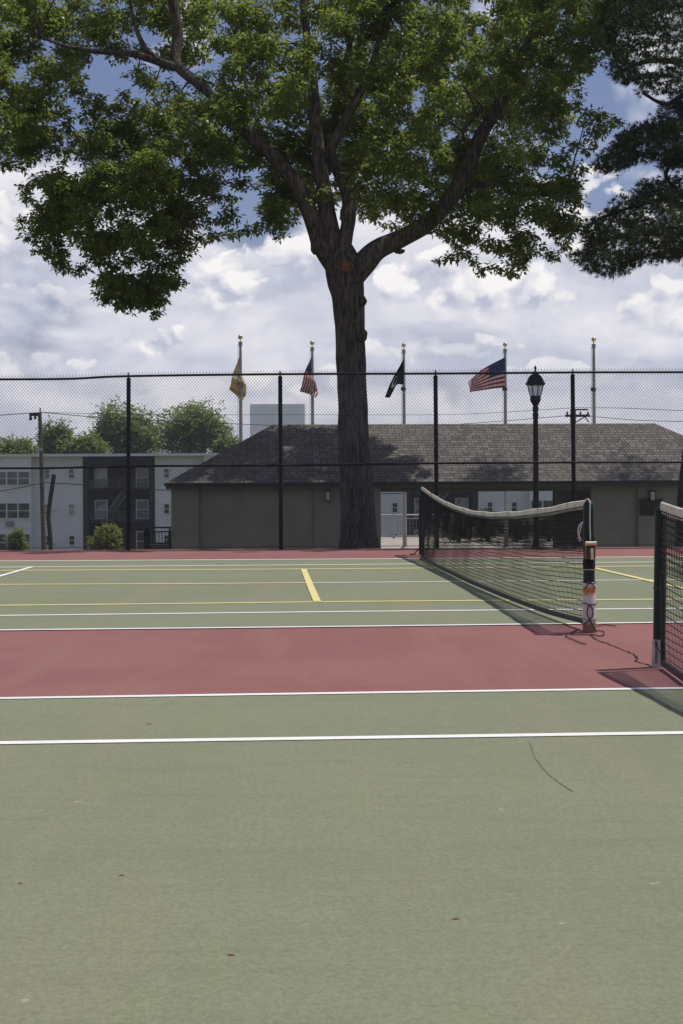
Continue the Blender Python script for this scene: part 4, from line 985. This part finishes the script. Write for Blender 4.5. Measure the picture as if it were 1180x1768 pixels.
# ================================================================== FLATS (three-storey apartment building far behind)
AD = 135.0; ka = AD/F
def fx(px): return P(px, 828, AD).x
def fz(py): return H+(PY0-py)*ka
flats = empty('apartment_building', (fx(206), AD, -5.5), 'long three storey flats with pale siding and charcoal balcony bays', 'building')
flats_parts = {}
mods = [206, 764, 1322]
XL, XR = -60, 1560
mm = MB()
z0, z1 = -5.7, fz(786)
edges = []
for c in mods: edges += [(c-63, c+62)]
last = XL-120
for a, b in edges:
    mm.box(fx(last), fx(a), AD, AD+12, z0, z1); last = b
mm.box(fx(last), fx(XR), AD, AD+12, z0, z1)
for c in mods:      # projecting bays with the wide windows
    for s in (-1, 1): a, b = sorted((c+s*148, c+s*212)); mm.box(fx(a), fx(b), AD-1.0, AD-.003, z0, z1-.003)
mm.build('wall', MT['siding'], flats)
for a, b in edges:
    mm = MB(); mm.box(fx(a)+.003, fx(b)-.003, AD+1.6, AD+12-.01, z0, z1-.01); mm.box(fx(a)+.003, fx(b)-.003, AD+.05, AD+1.59, z1-.9, z1-.01); mm.box(fx(a)+.003, fx(a)+.5, AD+.05, AD+1.59, z0, z1-.905); mm.box(fx(b)-.5, fx(b)-.003, AD+.05, AD+1.59, z0, z1-.905); mm.build('charcoal_bay', MT['dark_siding'], flats)
mm = MB(); mm.box(fx(XL-125), fx(XR+5), AD-1.3, AD+12.4, z1, fz(781.5)); mm.build('roof', simple('white membrane roof edge', (.62, .63, .66), .6, 0, .05, .3, 0), flats)
for px in [c+s*k_ for c in mods for s, k_ in ((-1, 64.5), (1, 64.0), (-1, 146.5), (1, 146.5))]: mm = MB(); mm.box(fx(px)-.10, fx(px)+.10, AD-.06, AD-.004, z0, z1-.005); mm.build('corner_trim', MT['win_frame'], flats)
def window(cx, w_, ya, yb, y, lights=1, blind=False, cross=True):
    x0, x1 = fx(cx-w_/2), fx(cx+w_/2); zb, za = fz(yb), fz(ya); t = .085; mm = MB(); yy0, yy1 = y-.10, y-.004
    mm.box(x0-t, x1+t, yy0, yy1, za, za+t); mm.box(x0-t, x1+t, yy0-.04, yy1, zb-t, zb); mm.box(x0-t, x0, yy0, yy1, zb, za); mm.box(x1, x1+t, yy0, yy1, zb, za)
    for i in range(1, lights): xm = x0+(x1-x0)*i/lights; mm.box(xm-t*.6, xm+t*.6, yy0, yy1, zb, za)
    if cross:
        zm = (za+zb)/2
        for i in range(lights):
            xa = x0+(x1-x0)*i/lights+(t*.6 if i else 0); xb = x0+(x1-x0)*(i+1)/lights-(t*.6 if i < lights-1 else 0); mm.box(xa, xb, yy0+.02, yy1, zm-.03, zm+.03)
    f = mm.build('window', MT['win_frame'], flats)
    g_ = MB(); g_.box(x0+.002, x1-.002, y-.035, y-.006, zb+.002, za-.002); f2 = g_.build('pane', MT['blind'] if blind else MT['glass'], None)
    f2.parent = f; f2.location = (0, 0, 0); f2.data.transform(__import__('mathutils').Matrix.Translation(-Vector(flats.location)))
rr = random.Random(3)
for c in mods:
    for row, (ya, yb, sa, sb, wa, wb) in enumerate(((812, 834, 808, 823, 807, 838), (866, 891, 869, 885, 863, 893), (919, 946, 923, 938, 918, 950))):
        for s in (-1, 1):
            window(c+s*180, 58, ya, yb, AD-1.0, 3, False)
            window(c+s*82, 8, sa, sb, AD, 1, rr.random() < .15); window(c+s*124, 8, sa, sb, AD, 1, rr.random() < .15)
            window(c+s*36, 19, wa, wb, AD+1.6, 1, s < 0 or rr.random() < .5)
    for ya, yb in ((826, 841), (881, 897)):
        bal = MB(); a, b = fx(c-50), fx(c+51); zt_, zb_ = fz(ya), fz(yb)
        bal.box(a, b, AD+.15, AD+1.595, zb_-.14, zb_)
        bo = bal.build('balcony', MT['dark_siding'], flats)
        r_ = MB(); r_.box(a, b, AD+.15, AD+.20, zt_-.04, zt_); r_.box(a, b, AD+.15, AD+.20, zb_+.06, zb_+.10)
        for i in range(41): xx = a+(b-a)*i/40; r_.box(xx-.012, xx+.012, AD+.165, AD+.185, zb_+.102, zt_-.042)
        for i in (0, 10, 20, 30, 40): xx = a+(b-a)*i/40; r_.box(xx-.04, xx+.04, AD+.145, AD+.205, zb_+.002, zt_+.02)
        ro = r_.build('railing', simple('grey railing', (.10, .11, .13), .5), None); ro.parent = bo; ro.data.transform(__import__('mathutils').Matrix.Translation(-Vector(flats.location)))
    st = MB()
    for o_ in (0, 12): st.tube([(fx(c-22+o_), AD+.9, fz(880)), (fx(c+4+o_), AD+.9, fz(845))], .05, 5)
    for i in range(9):
        t = i/8; st.tube([(fx(c-22+26*t), AD+.9, fz(880-35*t)), (fx(c-10+26*t), AD+.9, fz(880-35*t))], .025, 4)
    st.build('fire_ladder', simple('pale ladder steel', (.20, .21, .24), .5), flats)
mm = MB(); mm.box(fx(15), fx(28), AD-1.25, AD-1.004, fz(905), fz(896.5)); mm.box(fx(16), fx(27), AD-1.27, AD-1.252, fz(904), fz(897.5)); mm.build('air_conditioner', simple('grey appliance', (.22, .23, .25), .6), flats)
for py in (877, 934, 845):
    mm = MB(); px = 95 if py != 845 else 20; y_ = AD if px == 95 else AD-1.0; mm.box(fx(px-2), fx(px+2), y_-.3, y_-.004, fz(py+1), fz(py-1)); mm.tube([(fx(px-1.6), y_-.25, fz(py+1)), (fx(px-2.6), y_-.4, fz(py+2.2))], .09, 8); mm.build('flood_light', MT['win_frame'], flats)
# tower block in the distance, haze painted into its pale colours
TDD = 900; kt = TDD/F; tx = lambda px: (px-PX0)*kt; tz = lambda py: H+(PY0-py)*kt
tow = empty('tower_block', (tx(480), TDD, -5.5), 'pale grey tower block in the far distance above the shelter roof', 'building')
mm = MB(); mm.box(tx(432.5), tx(527), TDD, TDD+34, -5.6, tz(697)); mm.build('wall', MT['tower'], tow)
mm = MB()
for i in range(22): zc = tz(697)-2.0-i*1.9; mm.box(tx(434), tx(525.5), TDD-.2, TDD-.01, zc-.5, zc+.5)
mm.build('window_band', simple('hazed band glazing', (.76, .79, .85), .45, 0, .03, .2, 0), tow)

# ================================================================== UTILITY POLES, CABLES, RAILINGS
def upole(pts, d, mat, label, r0, r1):
    b = P(*pts[0], d); zg_ = terrain(b.x, d); root = empty('utility_pole', (b.x, d, zg_), label, 'utility pole')
    q_ = [P(x, y, d) for x, y in pts]; low = q_[0].copy(); low.z = zg_-.2
    mm = MB(); bark_tube(mm, [(low, r0)]+[(p, r0+(r1-r0)*(i+1)/len(q_)) for i, p in enumerate(q_)], 14, .05, 4, 8); mm.build('shaft', mat, root, True); return root, q_
up1, q1 = upole([(76, 944), (74, 880), (72, 800), (69, 712)], 88, MT['wood'], 'brown wooden utility pole rising above the flats roof at left', .155, .105)
mm = MB(); c = P(66, 715, 88); mm.box(-.45, .05, -.25, -.12, -.12, .06, c); mm.lathe(c+Vector((-.38, -.18, -.35)), [(.08, 0), (.09, .1), (.05, .25)], 8); mm.lathe(c+Vector((-.12, -.2, -.30)), [(.06, 0), (.07, .1), (.05, .2)], 8)
mm.tube([c+Vector((.15, -.15, .05)), c+Vector((.15, -.15, .35))], .04, 6); mm.build('insulator_bracket', MT['darkwood'], up1)
mm = MB(); c = P(67, 777, 88); mm.box(-.14, .2, -.26, -.14, -.05, .12, c); mm.build('junction_box', MT['rail_light'], up1)
upole([(88, 944), (85, 905), (84, 890), (89, 850), (94, 819)], 86, MT['darkwood'], 'short dark crooked pole stump leaning beside the wooden utility pole', .125, .115)
up3, q3 = upole([(990, 900), (990, 800), (990, 706)], 84, MT['wood'], 'far utility pole with crossarm showing over the shelter roof at right', .17, .15)
mm = MB(); c = P(990, 718, 84); mm.box(-.45, .85, -.28, -.18, -.07, .06, c); mm.box(.1, .75, -.28, -.18, .28, .36, c); mm.tube([c+Vector((.1, -.2, -.35)), c+Vector((.7, -.2, 0))], .03, 5); mm.tube([c+Vector((.55, -.2, 0)), c+Vector((.8, -.2, -.35))], .03, 5)
for i in (-.35, .0, .35, .75): mm.lathe(c+Vector((i, -.23, .06)), [(.05, 0), (.05, .1), (.03, .16)], 8)
mm.build('crossarm', MT['darkwood'], up3)
def cable(pts, label, r_=.022):
    m_ = MB(); m_.tube(spline([tuple(P(*p)) for p in pts], 6), r_, 5); tag(m_.build('overhead_cable', MT['darkwood']), label, 'cable', 'overhead cables')
cable([(-160, 730, 80), (-60, 722, 84), (0, 717, 86), (66, 712.5, 88), (84, 713, 89), (166, 720, 93), (300, 727, 98), (480, 735, 105)], 'upper overhead cable running from the top of the wooden pole at left')
cable([(-160, 868, 80), (0, 848, 86), (70, 835, 87.7), (94, 834, 88), (220, 842, 88), (300, 847, 88), (480, 852, 88), (600, 853, 88), (760, 850, 88), (890, 840, 86), (1000, 832, 84.3)], 'lower overhead cable crossing before the pale flats', .026)
cable([(76, 712, 88), (160, 714, 89), (330, 716, 92), (540, 716, 100), (760, 716, 100), (880, 711, 92), (990, 704, 84)], 'highest thin cable strung between the two utility poles', .013)
cable([(600, 742, 96), (780, 733, 92), (880, 726, 88), (978, 718, 84.1), (1010, 718, 83.6), (1110, 726, 80), (1240, 728, 74)], 'cable strung along the crossarm behind the right part of the shelter roof', .016)
cable([(990, 704, 83.9), (1070, 704.5, 81), (1180, 709, 77), (1300, 712, 72)], 'thin cable leaving the crossarm pole to the right above the roof', .014)
# black ramp railing at the left end of the shelter
rd = 41.2; a = P(252, 930, rd); b = P(295, 930, rd)
root = empty('ramp_railing', (a.x, rd, -1.4), 'black metal railing on a small landing at the left end of the shelter', 'railing')
Z = lambda py: P(270, py, rd).z
mm = MB(); mm.tube([(a.x-.03, rd, Z(930)), (a.x, rd, Z(914)), (a.x+.07, rd, Z(911)), (b.x+.1, rd, Z(911))], .025, 8); mm.tube([(a.x, rd, Z(918)), (b.x+.1, rd, Z(918))], .018, 6); mm.tube([(a.x, rd, Z(938)), (b.x+.1, rd, Z(938))], .018, 6)
mm.build('rails', MT['black_metal'], root, True)
mm = MB()
for i in range(9): x = a.x+.02+(b.x-a.x)*i/8; mm.tube([(x, rd, Z(938)), (x, rd, Z(918))], .010, 6)
mm.build('balusters', MT['black_metal'], root)
for x in (a.x-.03, a.x+.06, b.x-.02): mm = MB(); mm.tube([(x, rd, -1.45), (x, rd, Z(913))], .028, 8); mm.build('post', MT['black_metal'], root, True)
mm = MB(); mm.box(a.x-.05, b.x+.08, rd+.05, rd+1.3, Z(942)-.12, Z(941)); mm.box(a.x-.02, b.x+.06, rd+.12, rd+1.25, -1.5, Z(942)-.121); mm.build('landing', MT['fascia'], root)
# pale guard railing across the far side of the plaza
gd = 70.5; Z = lambda py: P(690, py, gd).z
root = empty('guard_railing', (3.0, gd, -1.4), 'pale metal guard railing beyond the passage through the shelter', 'railing')
xa, xb = P(600, 900, gd).x, P(1000, 900, gd).x
mm = MB()
for py, r_ in ((889, .035), (895, .025), (926, .03)): mm.tube([(xa, gd, Z(py)), (xb, gd, Z(py))], r_, 6)
mm.build('rails', MT['rail_light'], root, True)
mm = MB(); n = int((xb-xa)/.14)
for i in range(n): x = xa+(xb-xa)*i/n; mm.tube([(x, gd, Z(926)), (x, gd, Z(895))], .011, 4, False)
mm.build('balusters', MT['rail_light'], root)
for i in range(6): x = xa+(xb-xa)*i/5; mm = MB(); mm.tube([(x, gd, -1.4), (x, gd, Z(887))], .045, 8); mm.build('post', MT['rail_light'], root, True)

# blue ball and small litter on the court
c = P(978, 936, 28.75); mm = MB(); r_ = .135
prof = [(r_*math.cos(t)*(1.12 if t < 0 else 1.0), max(-.085, r_*.80*math.sin(t))) for t in np.linspace(-1.3, 1.5, 16)]; mm.lathe((c.x, c.y, .075-.13), prof, 24)
ball = empty('ball', (c.x, c.y, -.1), 'slack blue rubber ball lying behind the fence near the lamp post', 'ball')
mm.build('shell', MT['blue'], ball, True)
mm = MB(); mm.lathe((c.x, c.y, .075-.13+.104), [(.018, 0), (.016, .006), (.006, .008)], 10); mm.build('valve', MT['darkwood'], ball, True)
lm = simple('dry brown leaf', (.17, .085, .06), .9)
for i, (px, py, s, lab) in enumerate([(755, 975.5, .09, 'dry leaf scrap lying under the far end of the long net'), (382, 974, .10, 'dark leaf scrap between the two far white lines left of the yellow bar'), (930, 1067, .06, 'leaf scrap on the narrow green strip behind the long net'),
        (258, 1250, .03, 'thin reddish scrap on the green strip between the two nearest white lines'), (788, 1586, .020, 'reddish leaf scrap on the near green paint, right of the middle'), (400, 1648, .022, 'reddish leaf scrap nearest to the viewer'), (210, 1511, .018, 'small reddish scrap on the near green paint at left'), (35, 1525, .014, 'tiny dark scrap at the left edge of the near green paint')]):
    c = G(px, py, .0055); a = i*1.7; mm = MB(); vs = []
    for k_ in range(8):
        t = k_/8*2*math.pi; rr_ = s*(.5+.10*math.cos(2*t)+.10*math.sin(3*t+i)); vs.append((math.cos(t+a)*rr_, math.sin(t+a)*rr_*.7, .03*s*abs(math.sin(t*1.5+i))))
    vs.append((0, 0, .003)); mm.add([c+Vector(v) for v in vs], [(k_, (k_+1) % 8, 8) for k_ in range(8)])
    o = mm.build('fallen_leaf', lm); o.data.transform(__import__('mathutils').Matrix.Translation(-c)); o.location = c
    tag(o, lab, 'leaf', 'leaf scraps on the court')

# thin summer air: far things pale slightly
hz = MB(); hz.box(-1560, 1560, -360, 2560, -7.6, 30)
hm, Nh = newmat('summer haze'); pv_ = Nh.new('ShaderNodeVolumePrincipled', {'Density': .00028, 'Color': (.90, .94, 1.0, 1), 'Anisotropy': .3})
Nh.l.new(pv_.outputs[0], Nh.new('ShaderNodeOutputMaterial').inputs['Volume'])
tag(hz.build('haze', hm), kind='stuff')
